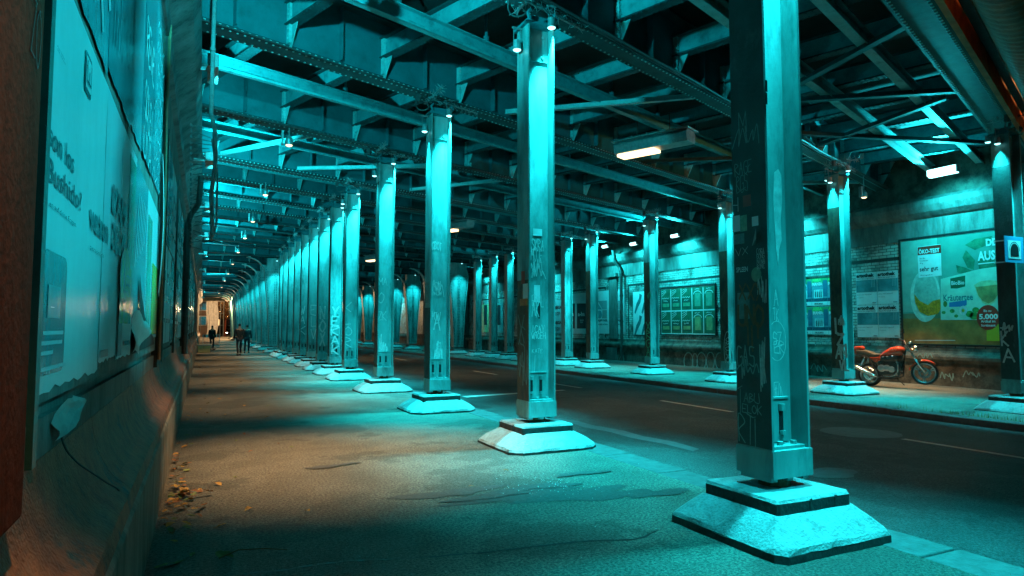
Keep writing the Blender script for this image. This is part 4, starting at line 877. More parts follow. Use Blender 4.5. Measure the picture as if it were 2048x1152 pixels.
for i, (x0, x1, col) in enumerate([(1040, 1062, (.2, .5, .5)), (962, 980, (.5, .55, .3)), (990, 1006, (.3, .5, .5)), (905, 922, (.45, .5, .5)), (862, 880, (.4, .5, .5))]):
    t, a, b = board(f'{["teal", "yellowish", "blue green", "pale", "grey"][i]} poster board glimpsed between the far columns', 'poster_board', 'poster board', x0, x1, 1.2, 3.3, P_('far%d' % i, col, .4, .5, 2), None); D = Dec(t, XP, -1)
    xx = (x0 + x1) / 2; quad(D, xx - 3, xx + 3, 610, 650, dimink, 1, 'picture')
# wall graffiti
mb = MB(); 
for (cx, cy, rx, ry) in [(1377, 722, 9, 17), (1390, 722, 5, 15), (1403, 722, 9, 17), (1421, 722, 8, 18), (1440, 722, 9, 17), (1381, 689, 7, 10), (1396, 689, 5, 10), (1409, 688, 5, 10), (1428, 690, 10, 11)]:
    P = facemap('-X', XR - .162 if cy > 700 else XR - .002, .004); at = XR - .162 if cy > 700 else XR - .002
    ribbon(mb, [(lambda q: (-q[0], q[1]))(onX(cx + rx * math.cos(k / 16 * 6.283), cy + ry * math.sin(k / 16 * 6.283), at)) for k in range(17)], .05, P, 0)
wchild(mb.build('bubble_graffiti', chalk_m), rw)
mb = MB()
for (x, y, w_, h_, n) in [(1150, 735, 24, 22, 9), (1215, 730, 30, 24, 9), (1835, 716, 30, 10, 7), (1880, 760, 30, 20, 9), (1930, 755, 30, 18, 9), (1625, 745, 26, 20, 7), (1630, 690, 30, 14, 9)]:
    at = XR - .162 if y > 718 else XR - .255; (ua, za), (ub, zb_) = onX(x, y, at), onX(x + w_, y - h_, at); scribble(mb, -ua, za, zb_ - za, ua - ub, '-X', at, .03, n, .006)
wchild(mb.build('white_graffiti', chalk_m), rw)
mb = MB()
for (x, y, w_, h_, n) in [(1432, 630, 16, 26, 11), (1432, 660, 16, 26, 12), (1273, 575, 18, 10, 7)]:
    at = XR; (ua, za), (ub, zb_) = onX(x, y, at), onX(x + w_, y - h_, at); scribble(mb, -ua, za, zb_ - za, ua - ub, '-X', at, .035, n, .004)
wchild(mb.build('black_graffiti', ink), rw)
# drain pipes on the right wall
for i, Y in enumerate((27.3, 49.6)):
    m = MB(); m.tube([(0, 0, ZR), (0, 0, 4.3), (0, .15, 4.6), (-.2, .3, 4.95), (-.28, .3, 5.5)], .075, 12); 
    for z in (.5, 1.8, 3.1, 4.2): m.tube([(0, 0, z), (0, 0, z + .1)], .09, 12)
    tag(m.build('drainpipe', mat('dark_pipe', (.05, .06, .055), .5, 0, .4, 5, .3), loc=(XR - .2 if i == 0 else XR - .2, Y, 0)), f'{["nearer", "far"][i]} dark drainpipe running down the brick wall', 'pipe')
# tunnel sign on the first right column
Ysn = YR[0] - .22; xs, zt = onY(2008, 471, Ysn); _, zb2 = onY(2008, 524, Ysn); sw = .66
t = thing('tunnel_sign', 'blue and white square sign with a tunnel pictogram strapped to the right hand column', 'sign', (xs + sw / 2, Ysn, zb2))
P_blue = mat('sign_blue', (.05, .30, .5), .35, 0, .05, 4, 0)
wchild(MB().box(xs, xs + sw, Ysn, Ysn + .012, zb2, zt).build('plate', P_blue, bevel=.004), t)
wchild(MB().box(xs + .11, xs + sw - .11, Ysn - .004, Ysn - .0005, zb2 + .08, zt - .08).build('white_field', white), t)
mb = MB(); cx = xs + sw / 2; n = 16; pts = [(cx - .14, zb2 + .13)] + [(cx - .14 * math.cos(k / n * math.pi), zb2 + .24 + .14 * math.sin(k / n * math.pi)) for k in range(n + 1)] + [(cx + .14, zb2 + .13)]
mb.add([(x, Ysn - .007, z) for x, z in pts], [tuple(range(len(pts)))]); wchild(mb.build('tunnel_mark', ink), t)
mb = MB(); P = facemap('-Y', Ysn - .004, .002); ribbon(mb, [(cx - .17 * math.cos(k / n * math.pi), zb2 + .24 + .17 * math.sin(k / n * math.pi)) for k in range(n + 1)], .012, P, 0); wchild(mb.build('arch_line', ink), t)
mb = MB()
for z in (zt - .06, zb2 + .03): mb.box(XRR - .215, xs + .3, Ysn + .014, Ysn + .03, z, z + .025); mb.box(XRR - .215, XRR - .198, Ysn + .014, YR[0] + .2, z, z + .025)
wchild(mb.build('strap', mat('steel_strap', (.75, .75, .75), .3, .5, .1)), t)
# ================================================================== LEFT BOARDS
XBD = -.5
def gloss(n, c, r=.30, v=.12, sc=3, dirt=None):
    k = 'sheet_' + n
    if k in MATS: return MATS[k]
    m = mat(k, c, r, 0, v, sc, .35, 5, spec=.35, streak=.25, coat=.0, dirt=dirt, dscale=4, dlo=.6, dhi=.75)
    return m
pw = gloss('white', (.40, .60, .62)); pw2 = gloss('white2', (.34, .56, .60)); pdk = gloss('dark', (.03, .17, .20), .2, .3); pdt = gloss('print_dark', (.01, .09, .11), .3, .1); pmd = gloss('mid', (.08, .30, .34), .2, .2); ptl = gloss('teal', (.05, .38, .30), .2, .2); pgr = gloss('olive', (.22, .34, .06), .25, .3); pyl = gloss('yellow', (.72, .55, .08), .22, .2); pgy = gloss('greyrose', (.16, .13, .14), .4); prd = gloss('reddish', (.3, .12, .12), .3)
teal_trim = mat('teal_trim', (.03, .13, .12), .4, 0, .3, 6, .2, 30)
def lboard(label, y0, y1, z0, z1, end=True):
    t = thing('poster_hoarding', label, 'hoarding', (XW, (y0 + y1) / 2, z0))
    wchild(MB().box(-.535, XBD, y0, y1, z0, z1).build('backing', stone), t)
    f = MB(); f.box(-.5345, XBD + .03, y1, y1 + .07, z0 - .2, z1); wchild(f.build('frame_post', mat('dark_post', (.06, .05, .04), .5, 0, .4, 8, .3)), t)
    f = MB(); f.box(-.5345, XBD + .012, y0 - .06, y0, z0 - .2, z1); wchild(f.build('edge_strip', teal_trim), t)
    return t
t = lboard('near hoarding pasted with glossy overlapping advertising sheets, torn at its lower far corner', 2.66, 8.7, 1.26, 5.2)
D = Dec(t, XBD, 1)
ZU = 2.82
def sheetp(label, name, y0, y1, z0, z1, m_, L, torn=True):
    tt = thing(name, label, 'poster', (XBD, (y0 + y1) / 2, z0), 0, None)
    e = XBD + .002 + .0025 * L; pts = []; n = 14
    for k in range(n + 1): pts.append((e, y0 + (y1 - y0) * k / n, z0 + (random.uniform(-.012, .012) if torn else 0)))
    for k in range(6): pts.append((e + (.003 if k % 2 else 0), y1, z0 + (z1 - z0) * (k + 1) / 6))
    for k in range(5): pts.append((e, y1 + (y0 - y1) * (k + 1) / 5, z1))
    n_ = len(pts); mb = MB(); mb.add(pts + [(p[0] - .0015, p[1], p[2]) for p in pts], [tuple(range(n_)), tuple(range(n_, 2 * n_))[::-1]] + [(i, (i + 1) % n_, n_ + (i + 1) % n_, n_ + i) for i in range(n_)])
    wchild(mb.build('sheet', m_), tt); d = Dec(tt, e, 1); return d
dA = sheetp('pale advertising sheet with large question lettering and a dark phone picture', 'advert_sheet', 2.665, 4.05, 1.30, ZU, pw, 1)
dA.text('tson los', 87, 278, 56, 149, pdt, 1, .008); dA.text('Bushido?', 92, 358, 52, 162, pdt, 1, .008); dA.text('en auf deine Fragen.', 96, 411, 12, 152, pdk, 1, 0)
Ya, z1p = onX(78, 492, XBD); Yb, _ = onX(131, 500, XBD); _, zbp = onX(78, 764, XBD)
def rpoly(d, name, y0, y1, z0, z1, m_, L, r=.03):
    x = d.at + d.s * (.002 + .002 * L); pts = []
    for cy, cz, a0 in ((y1 - r, z1 - r, 0), (y0 + r, z1 - r, 90), (y0 + r, z0 + r, 180), (y1 - r, z0 + r, 270)):
        for k in range(5): an = R(a0 + 90 * k / 4); pts.append((x, cy + r * math.cos(an), cz + r * math.sin(an)))
    return wchild(MB().add(pts, [tuple(range(len(pts)))]).build(name, m_), d.r)
rpoly(dA, 'phone_picture', 2.70 if False else Ya + .03, Yb, zbp + .02, z1p, pdk, 1, .05)
dA.yz('screen_glow', Ya + .12, Yb - .12, zbp + .22, z1p - .12, pmd, 2); dA.yz('screen_streak', Ya + .22, Yb - .3, zbp + .26, z1p - .2, pw2, 3); dA.yz('screen_streak', Yb - .22, Yb - .17, zbp + .3, z1p - .16, pmd, 3)
for k, (a_, b_, zz) in enumerate([(.06, .42, .16), (.04, .40, .125), (.04, .24, .09), (.05, .5, .035)]): dA.yz('caption_line', Ya + a_, Ya + b_, zbp + zz, zbp + zz + .014, pw2, 2)
rpoly(dA, 'badge', 3.30, 3.48, 2.56, 2.74, pdk, 1, .02); rpoly(dA, 'badge_field', 3.32, 3.46, 2.58, 2.72, pw, 2, .015)
mb = MB(); P = facemap('+X', dA.at, .009); ribbon(mb, [(3.34, 2.70), (3.34, 2.61), (3.39, 2.61), (3.39, 2.66), (3.39, 2.61), (3.44, 2.61), (3.44, 2.70)], .012, P, 0); wchild(mb.build('badge_mark', pdk), dA.r)
dA.text('App laden\nund starten', 112, 92, 5, 130, pmd, 1, 0)
dB = sheetp('pale advertising sheet with a lower case word in thick teal letters', 'advert_sheet', 4.04, 4.80, 1.34, ZU, pw2, 2)
dB.text('watson', 178, 456, 60, 216, pdt, 1, .03); dB.text('personlich', 178, 497, 10, 206, pdk, 1, 0); dB.yz('reddish_patch', 4.1, 4.4, 1.36, 1.40, prd, 1)  # small reddish patch at the foot of the sheet
dC = sheetp('sheet with tall condensed black words over a green field', 'advert_sheet', 4.79, 5.7, 1.32, ZU, pw, 3)
dC.yz('green_field', 5.22, 5.68, 1.62, 2.75, ptl, 1); dC.text("L'AMI", 222, 420, 58, 252, pdt, 2, .04); dC.text('DE LYN', 222, 496, 56, 250, pdt, 2, .04); dC.yz('olive_panel', 4.82, 5.55, 1.55, 1.95, pgr, 3)
mb = MB(); x = dC.at + .01; yq = 5.1; mb.add([(x, yq + .32 * math.cos(k / 20 * 6.283), 1.86 + .2 * math.sin(k / 20 * 6.283)) for k in range(20)], [tuple(range(20))]); wchild(mb.build('olive_disc', pgr), dC.r)
dC.yz('grey_panel', 4.82, 5.05, 1.34, 1.55, pgy, 2); mb = MB(); wchild(mb.box(dC.at + .008, dC.at + .009, 5.2, 5.5, 1.4, 1.43).build('caption_line', pdk), dC.r)
mb = MB(); P = facemap('+X', dC.at, .012)
for k in range(4): scribble(mb, 4.9 + .1 * k, 1.68 + .06 * k, .04, .3, '+X', dC.at, .008, 8, .012)
wchild(mb.build('panel_writing', pdk), dC.r)
dD = sheetp('teal and blue sheet with pale slanting strokes', 'advert_sheet', 5.69, 6.9, 1.45, ZU, pmd, 2)
for k in range(6): mb = MB(); P = facemap('+X', dD.at, .006); ribbon(mb, [(5.8 + .15 * k, 2.0 + .05 * k), (6.0 + .15 * k, 2.6)], .03, P, 0); wchild(mb.build('stroke', pw2), dD.r)
dE = sheetp('yellow edged sheet at the far end of the near hoarding', 'advert_sheet', 6.89, 8.66, 1.42, ZU, pw, 3); dE.yz('yellow_edge', 7.7, 8.62, 1.45, 2.2, pyl, 1); dE.yz('green_column', 7.0, 7.5, 1.5, 2.6, ptl, 1); dE.text('open air\nab Juni', 290, 676, 4, 302, pdk, 2, 0)
# upper row
u_ = [('dark green sheet with a pale diagonal figure, upper row', 2.665, 3.95, pmd), ('dark teal sheet with faint crossed lettering, upper row', 3.94, 5.1, pdk), ('mid teal plain sheet, upper row', 5.09, 6.0, pmd), ('dark sheet with pale hand lettering, upper row', 5.99, 7.2, pdk), ('patterned sheet beside the wooden lath, upper row', 7.19, 8.6, pmd)]
UD = []
for i, (lb, y0, y1, m_) in enumerate(u_): UD.append(sheetp(lb, 'advert_sheet', y0, y1, ZU + .04 + .04 * i, 5.15, m_, 4 + i % 2))
d = UD[0]; mb = MB(); P = facemap('+X', d.at, .005); 
for a_, b_ in (((3.1, 4.0), (3.7, 3.0)), ((3.3, 4.2), (3.9, 3.2))): ribbon(mb, [a_, b_], .06, P, 0)
wchild(mb.build('pale_figure', pw2), d.r)
d = UD[1]; mb = MB(); P = facemap('+X', d.at, .005)
for k in range(7): graf(mb, 'MAXKHTE'[k], 4.1 + .12 * k, 3.1 + .02 * k, .5, .12, '+X', d.at, .02, .05, 0, .005)
wchild(mb.build('faint_lettering', pmd), d.r)
d = UD[3]; mb = MB(); graf(mb, 'SOLEI', 6.1, 3.3, .3, .9, '+X', d.at, .035, .1, 0, .005, True); graf(mb, 'UNA', 6.1, 2.98, .22, .9, '+X', d.at, .03, .1, 0, .005, True); graf(mb, 'REVE', 6.1, 3.8, .3, .9, '+X', d.at, .035, .1, 0, .005, True); wchild(mb.build('hand_lettering', pw), d.r)
d = UD[4]; mb = MB()
for k in range(8): scribble(mb, 7.3, 3.0 + .22 * k, .16, 1.1, '+X', d.at, .02, 12, .005)
wchild(mb.build('pattern_lines', pw2), d.r)
# tear with curled paper
mb = MB(); pts = [(5.75, 1.32), (8.3, 1.34), (8.1, 1.42), (7.6, 1.5), (6.9, 1.62), (6.5, 1.8), (6.2, 1.98), (6.25, 1.7), (6.1, 1.55), (5.9, 1.5)]; n_ = len(pts)
mb.add([(-.483, a_, b_) for a_, b_ in pts], [tuple(range(n_))]); tag(mb.build('torn_hole', mat('hole_dark', (.035, .02, .015), .9, 0, .6, 12, .6, 20)), 'ragged dark hole torn in the paper at the lower far corner of the near hoarding', 'tear')
mb = MB(); g = []
for i in range(7):
    for j in range(9):
        u, v = i / 6, j / 8; g.append((-.478 + .06 * math.sin(v * 2.4) * u + .02 * math.sin(7 * v + 3 * u), 5.75 + .5 * u + .3 * v * u, 1.33 + .33 * v * (1 - .35 * u) + .02 * math.sin(9 * u)))
mb.add(g, [(i * 9 + j, (i + 1) * 9 + j, (i + 1) * 9 + j + 1, i * 9 + j + 1) for i in range(6) for j in range(8)]); tag(mb.build('curled_paper', mat('paper_back', (.45, .45, .42), .6, 0, .2, 8, .3), smooth=True), 'curled flap of paper hanging off the torn corner of the near hoarding', 'paper')
mb = MB(); g = []
for i in range(4):
    for j in range(7):
        u, v = i / 3, j / 6; g.append((-.47 + .03 * math.sin(v * 3), 8.35 + .2 * u + .1 * (1 - v), 1.9 + 1.6 * v + .03 * math.sin(5 * u)))
mb.add(g, [(i * 7 + j, (i + 1) * 7 + j, (i + 1) * 7 + j + 1, i * 7 + j + 1) for i in range(3) for j in range(6)]); tag(mb.build('loose_strip', white, smooth=True), 'pale strip of paper peeling along the far post of the near hoarding', 'paper')
mb = MB(); mb.tube([(-.455, 8.72, 1.15), (-.45, 8.75, 3.2), (-.46, 8.7, 4.2), (-.45, 8.74, 5.2)], .02, 6); tag(mb.build('wooden_lath', mat('pale_lath', (.35, .22, .12), .6, 0, .3, 8, .3)), 'bent wooden lath standing up the end of the near hoarding', 'lath')
mb = MB(); g = []
for i in range(7):
    for j in range(5): u, v = i / 6, j / 4; g.append((-.495 + .05 * math.sin(u * 2.2) * (1 - v) + .012 * math.sin(6 * u + 4 * v), 3.0 + .42 * u + .03 * math.sin(5 * v), 1.09 + .10 * u + (.11 - .09 * abs(u - .5)) * v * (1.1 - .5 * u)))
mb.add(g, [(i * 5 + j, (i + 1) * 5 + j, (i + 1) * 5 + j + 1, i * 5 + j + 1) for i in range(6) for j in range(4)]); tag(mb.build('paper_scrap', mat('paper_back', (.4, .4, .4))), 'scrap of torn white paper hanging above the near ledge', 'paper')
mb = MB(); mb.tube([(-.50, 3.05, 1.16)] + [(a, b, c) for (a, b), c in zip(smooth_pts([(-.485, 3.12), (-.45, 3.2), (-.41, 3.35), (-.375, 3.5), (-.335, 3.62)], 4), [1.06 - .0225 * q + .0002 * q * q for q in range(17)])], .0035, 5); tag(mb.build('loose_wire', cable), 'thin black wire trailing over the near ledge', 'wire')
mb = MB(); mb.box(-.56, -.435, 1.2, 2.23, 1.0, 6.5); o = tag(mb.build('timber_post', wood, bevel=.01), 'thick dark brown timber post at the near end of the hoarding', 'post')
mb = MB(); graf(mb, 'H', 2.05, 2.45, .2, .1, '+X', -.435, .008, .1, 0, .003); graf(mb, 'ZO', 2.07, 2.25, .15, .12, '+X', -.435, .006, .1, 0, .003); wchild(mb.build('tag_writing', ink), o)
for i, (y0, y1) in enumerate([(10.2, 13.6), (14.4, 18.6), (19.6, 24), (25, 30), (31, 36), (38, 44)]):
    t = lboard(f'{ordw(i + 1)} hoarding of faded posters along the left wall', y0, y1, 1.26, 4.3)
    n = 5
    for k in range(n):
        for r_ in range(2):
            a_ = y0 + (y1 - y0) * k / n + .03; b_ = a_ + (y1 - y0) / n - .06; z0 = 1.3 + 1.45 * r_; m_ = [pw, pmd, pw2, pdk, pw, pw2, pmd][(k * 2 + r_ + i) % 7]
            e = XBD + .002 + .002 * (k % 2); wchild(MB().box(e, e + .002, a_, b_, z0, z0 + 1.4).build('pasted_sheet', m_), t)
            for q in range(3): wchild(MB().box(e + .0025, e + .004, a_ + .1, b_ - .1 - .1 * q, z0 + .3 + .3 * q, z0 + .36 + .34 * q).build('print', pdk if m_ in (pw, pw2) else pw2), t)
# pipes and cables on the left
m = MB(); m.tube([(0, 0, .95), (0, 0, 3.85), (.04, .1, 4.05), (.2, .25, 4.35), (.23, .3, 5.0)], .06, 12)
for z in (1.4, 2.6, 3.7): m.tube([(0, 0, z), (0, 0, z + .08)], .075, 12)
tag(m.build('drainpipe', mat('dark_pipe', (.05, .06, .055)), loc=(-.35, 16.1, 0)), 'dark drainpipe with a bend standing on the left ledge', 'pipe')
m = MB(); m.tube([(0, 0, 7.0), (0, .02, 4.7), (.0, .05, 4.45), (.05, 0, 4.2), (.07, 0, 3.8), (.03, .02, 3.3), (.06, 0, 2.75)], .028, 8); m.tube([(.02, .05, 4.1), (.10, .02, 3.6), (.1, 0, 2.9), (.04, 0, 2.7)], .014, 6)
for z in (6.2, 5.3): m.tube([(0, 0, z), (0, 0, z + .05)], .036, 8)
tag(m.build('hanging_conduit', galv, loc=(.03, 9.6, 0)), 'thin grey conduit hanging down beside the left cornice', 'conduit')
m = MB(); random.seed(3)
for k in range(26):
    z = 5.2 - k * .075; m = MB(); y = 13 + k * .12; m.bar((random.uniform(-.3, -.2), 0, 0), (random.uniform(-.05, .1), 0, random.uniform(-.1, .1)), .012, .012); m.box(-.3, -.27, -.02, .02, -.03, .03)
    tag(m.build('cable_bracket', cable, loc=(0, y, z)), 'short dark cable bracket in the stepped row on the left wall', 'bracket', 'cable brackets')
# ================================================================== MOTORCYCLE
def motorcycle():
    t = thing('motorcycle', 'orange red naked motorcycle parked against the brick wall on its side stand', 'motorcycle', (17.15, 12.38, ZR)); t.rotation_euler = (0, R(-5), R(-90 + 9)); t.scale = (.97, .97, .97)
    K = dict(parent=t)
    def X(u): return (u - 1110) / 545 + 1.45
    def Z(v): return (1022 - v) / 560
    def pl(name, pts, w, m_, bev=.03, parent=t, seg=3):
        mb = MB(); mb.prism([(X(a), Z(b)) for a, b in pts], 1, -w, w); o = mb.build(name, m_, parent, smooth=False)
        if bev: b = o.modifiers.new('b', 'BEVEL'); b.width = bev; b.segments = seg; b.limit_method = 'ANGLE'; b.angle_limit = R(50); [setattr(p, 'use_smooth', True) for p in o.data.polygons]
        return o
    RY = Matrix.Rotation(R(90), 4, 'X')
    def wheel(x, r, wd, steer=0, parent=t):
        w = bpy.data.objects.new('wheel', None); C.objects.link(w); w.parent = parent; w.location = (x, 0, r); w.rotation_euler = (0, 0, R(steer))
        prof = [(r - wd, -wd * .75), (r - wd * .45, -wd), (r - wd * .12, -wd * .72), (r, 0), (r - wd * .12, wd * .72), (r - wd * .45, wd), (r - wd, wd * .75)]
        ty = MB().lathe(prof, 36, RY).build('tyre', blackm, w, smooth=True)
        rm = MB().lathe([(r - wd, -wd * .78), (r - wd - .03, -wd * .6), (r - wd - .03, wd * .6), (r - wd, wd * .78)], 36, RY); 
        for k in range(3):
            a = k * 2.094 + .4
            for da in (-.12, .12): rm.bar((.05 * math.cos(a), 0, .05 * math.sin(a)), ((r - wd - .02) * math.cos(a + da), 0, (r - wd - .02) * math.sin(a + da)), .035, .018, up=(0, 1, 0))
        rm.lathe([(.0, -.06), (.05, -.06), (.05, .06), (0, .06)], 16, RY); rm.build('rim', alu, w, smooth=False)
        for s_ in (-1, 1): MB().lathe([(.09, s_ * .062), (.15, s_ * .062), (.15, s_ * .068), (.09, s_ * .068)], 30, RY, close=True).build('brake_disc', chrome, w)
        return w
    wheel(0, .33, .075)
    fr = bpy.data.objects.new('front_fork', None); C.objects.link(fr); fr.parent = t; fr.location = (1.10, 0, 0); fr.rotation_euler = (0, 0, R(22))
    xo = 1.10
    w = wheel(1.45 - xo, .33, .06, 0, fr)
    mb = MB()
    for s_ in (-1, 1): mb.tube([(X(1120) - xo, s_ * .11, .33), (X(1005) - xo, s_ * .11, .74)], .032, 12)
    mb.build('fork_slider', chrome, fr, smooth=True)
    mb = MB()
    for s_ in (-1, 1): mb.tube([(X(1020) - xo, s_ * .11, .70), (X(915) - xo, s_ * .11, 1.14)], .023, 12)
    mb.box(X(915) - xo - .05, X(915) - xo + .05, -.14, .14, 1.08, 1.11); mb.box(X(950) - xo - .05, X(950) - xo + .06, -.14, .14, .94, .98); mb.build('fork_tube', galv, fr)
    mb = MB(); fp = []
    for k in range(13):
        a = R(165 - k * 10.5); fp.append((1.45 - xo + .375 * math.cos(a), .33 + .36 * math.sin(a)))
    vs = []
    for (x, z) in fp:
        d = Vector((x - (1.45 - xo), z - .33)).normalized()
        for (yy, dr) in ((-.075, -.05), (-.055, 0), (0, .012), (.055, 0), (.075, -.05)): vs.append((x + d.x * dr, yy, z + d.y * dr))
    mb.add(vs, [(i * 5 + j, i * 5 + j + 1, (i + 1) * 5 + j + 1, (i + 1) * 5 + j) for i in range(12) for j in range(4)]); o = mb.build('front_fender', orange, fr, smooth=True); so = o.modifiers.new('s', 'SOLIDIFY'); so.thickness = .006
    pl_h = MB().lathe([(0, -.13), (.05, -.12), (.085, -.07), (.1, 0), (.1, .02)], 20, Matrix.Translation((X(1035) - xo, 0, 1.0)) @ Matrix.Rotation(R(90), 4, 'Y')).build('headlight', chrome, fr, smooth=True)
    MB().lathe([(0, .045), (.05, .04), (.092, .022)], 20, Matrix.Translation((X(1035) - xo, 0, 1.0)) @ Matrix.Rotation(R(90), 4, 'Y')).build('headlight_glass', mat('lamp_glass_clear', (.55, .6, .6), .08, 0, .05, 3, 0), fr, smooth=True)
    mb = MB()
    for s_ in (-.06, .06): mb.lathe([(0, 0), (.05, 0), (.055, .03), (.05, .07), (0, .075)], 16, Matrix.Translation((X(985) - xo, s_, 1.15)) @ Matrix.Rotation(R(-25), 4, 'Y'))
    mb.build('instruments', chrome, fr, smooth=True)
    mb = MB()
    for s_ in (-1, 1): mb.tube([(X(915) - xo, 0, 1.15), (X(910) - xo, s_ * .14, 1.17), (X(890) - xo, s_ * .2, 1.27), (X(840) - xo, s_ * .38, 1.28)], .012, 8)
    mb.build('handlebar', alu, fr, smooth=True)
    mb = MB()
    for s_ in (-1, 1):
        mb.tube([(X(862) - xo, s_ * .3, 1.28), (X(838) - xo, s_ * .4, 1.28)], .019, 8); mb.bar((X(880) - xo, s_ * .3, 1.27), (X(830) - xo + .05, s_ * .40, 1.245), .01, .012)
    mb.build('grip', blackm, fr)
    for s_ in (-1, 1):
        mb = MB(); mb.tube([(X(880) - xo, s_ * .27, 1.28), (X(900) - xo, s_ * .32, 1.5)], .006, 6); mb.box(X(900) - xo - .01, X(900) - xo + .02, s_ * .32 - .07, s_ * .32 + .07, 1.47, 1.58); mb.build('mirror', blackm, fr, bevel=.008)
    for s_ in (-1, 1): mb = MB(); mb.tube([(X(1000) - xo, s_ * .1, .98), (X(1000) - xo, s_ * .18, .98)], .01, 6); mb.lathe([(0, -.03), (.03, -.02), (.035, .02), (0, .03)], 12, Matrix.Translation((X(1000) - xo, s_ * .2, .98)) @ Matrix.Rotation(R(90), 4, 'Y')); mb.build('indicator', mat('amber_glass', (.7, .25, .03), .2), fr)
    # tank as a lofted rounded body
    prof = [(510, 548, 556, .05), (540, 522, 556, .09), (600, 470, 555, .125), (660, 428, 556, .15), (730, 404, 560, .165), (800, 398, 562, .165), (850, 408, 555, .15), (880, 436, 530, .11), (892, 468, 505, .05)]
    mb = MB(); vs = []; n = 16
    for (u, vt, vb, w_) in prof:
        zt, zb2 = Z(vt), Z(vb); cz = (zt + zb2) / 2; hz = (zt - zb2) / 2
        for k in range(n):
            a = 2 * math.pi * k / n; cx_, sx_ = math.cos(a), math.sin(a); e = .75
            vs.append((X(u), w_ * math.copysign(abs(cx_) ** e, cx_), cz + hz * math.copysign(abs(sx_) ** e, sx_)))
    m_ = len(prof); mb.add(vs, [(i * n + k, i * n + (k + 1) % n, (i + 1) * n + (k + 1) % n, (i + 1) * n + k) for i in range(m_ - 1) for k in range(n)] + [tuple(range(n)), tuple(range((m_ - 1) * n, m_ * n))[::-1]])
    o = mb.build('fuel_tank', orange, t, smooth=True); sb = o.modifiers.new('s', 'SUBSURF'); sb.levels = 1; sb.render_levels = 2
    mb = MB(); scribble(mb, X(690), Z(470), .05, .22, '-Y', -.158, .010, 12, .008); mb.build('tank_script', mat('gold_script', (.6, .5, .35), .3, .3), t)
    MB().tube([(X(770), 0, Z(400)), (X(770), 0, Z(392))], .035, 14).build('filler_cap', chrome, t)
    pl('seat', [(170, 420), (260, 428), (330, 440), (400, 470), (450, 500), (520, 505), (525, 545), (440, 552), (330, 535), (170, 500)], .12, leather, .035)
    pl('tail_cowl', [(40, 400), (110, 375), (200, 360), (245, 362), (275, 388), (270, 424), (200, 430), (200, 512), (120, 500), (50, 450)], .10, orange, .03)
    pl('side_panel', [(362, 550), (575, 556), (540, 590), (500, 612), (465, 652), (432, 622)], .125, orange, .025)
    MB().box(X(20), X(45), -.07, .07, Z(450), Z(410)).build('tail_light', mat('red_glass', (.5, .02, .02), .2), t, bevel=.01)
    mb = MB()
    for s_ in (-1, 1):
        mb.tube([(X(900), 0, .98), (X(870), s_ * .06, .86), (X(820), s_ * .12, .62), (X(790), s_ * .14, .26), (X(690), s_ * .15, .2), (X(480), s_ * .15, .24), (X(440), s_ * .13, .42), (X(370), s_ * .12, .82), (X(150), s_ * .1, .95)], .017, 8)
        mb.tube([(X(440), s_ * .1, .38), (0, s_ * .1, .33)], .022, 8)
    mb.build('frame', blackm, t)
    mb = MB(); mb.box(X(520), X(790), -.16, .16, .32, .52); mb.box(X(560), X(800), -.17, .17, .52, .68)
    for k in range(9): mb.box(X(575), X(810), -.19, .19, .55 + k * .02, .559 + k * .02)
    mb.box(X(560), X(810), -.18, .18, .74, .84); mb.box(X(500), X(600), -.12, .12, .5, .72); mb.build('engine_block', mat('engine_black', (.06, .06, .06), .4, .5, .3, 12, .2), t, bevel=.008)
    mb = MB()
    for (u, v, r) in ((560, 738, .10), (640, 738, .09), (708, 762, .085)):
        mb.lathe([(0, -.225), (r * .6, -.22), (r, -.205), (r, -.16), (0, -.16)], 22, Matrix.Translation((X(u), 0, Z(v))) @ Matrix.Rotation(R(-90), 4, 'X') @ Matrix.Scale(-1, 4, (0, 0, 1)) if False else Matrix.Translation((X(u), 0, Z(v))) @ Matrix(((1, 0, 0, 0), (0, 0, 1, 0), (0, 1, 0, 0), (0, 0, 0, 1))))
    mb.build('engine_cover', alu, t, smooth=False)
    mb = MB()
    for u in (600, 660, 740): MB().lathe([(0, 0), (.035, 0), (.035, .03), (0, .04)], 12, Matrix.Translation((X(u), -.15, Z(568)))).build('carburettor', chrome, t, smooth=True)
    mb = MB()
    for s_, y in ((-1, -.17), (-1, -.07), (1, .07), (1, .17)): mb.tube([(X(770), y, Z(640)), (X(800), y, Z(660)), (X(808), y, Z(720)), (X(795), y * .95, Z(790)), (X(740), y * .9, Z(855)), (X(660), y * .95, Z(878)), (X(480), s_ * .17, Z(874))], .022, 10)
    mb.build('exhaust_header', mat('header_steel', (.3, .3, .3), .25, .9, .3, 8), t, smooth=True)
    for s_ in (-1, 1): MB().tube([(X(480), s_ * .18, Z(872)), (X(420), s_ * .2, Z(842)), (X(200), s_ * .24, Z(712)), (X(60), s_ * .25, Z(650))], [.024, .05, .056, .04], 14).build('muffler', chrome, t, smooth=True)
    for s_ in (-1, 1): mb = MB(); mb.tube([(X(250), s_ * .14, Z(700)), (X(300), s_ * .13, Z(545))], .018, 8); 
    for s_ in (-1, 1):
        mb = MB(); a = Vector((X(235), s_ * .15, Z(690))); b = Vector((X(310), s_ * .14, Z(545))); mb.tube([a, b], .014, 8)
        for k in range(9): p = a.lerp(b, .2 + k * .07); mb.tube([p, p + (b - a).normalized() * .008], .03, 10)
        mb.build('rear_shock', chrome, t)
    mb = MB(); mb.tube([(X(690), .12, .2), (X(750), .28, .0)], .012, 8); mb.tube([(X(520), -.1, .22), (X(430), -.14, .1)], .01, 8); mb.tube([(X(560), -.15, .25), (X(560), -.32, .27)], .014, 8); mb.build('side_stand', blackm, t)
motorcycle()
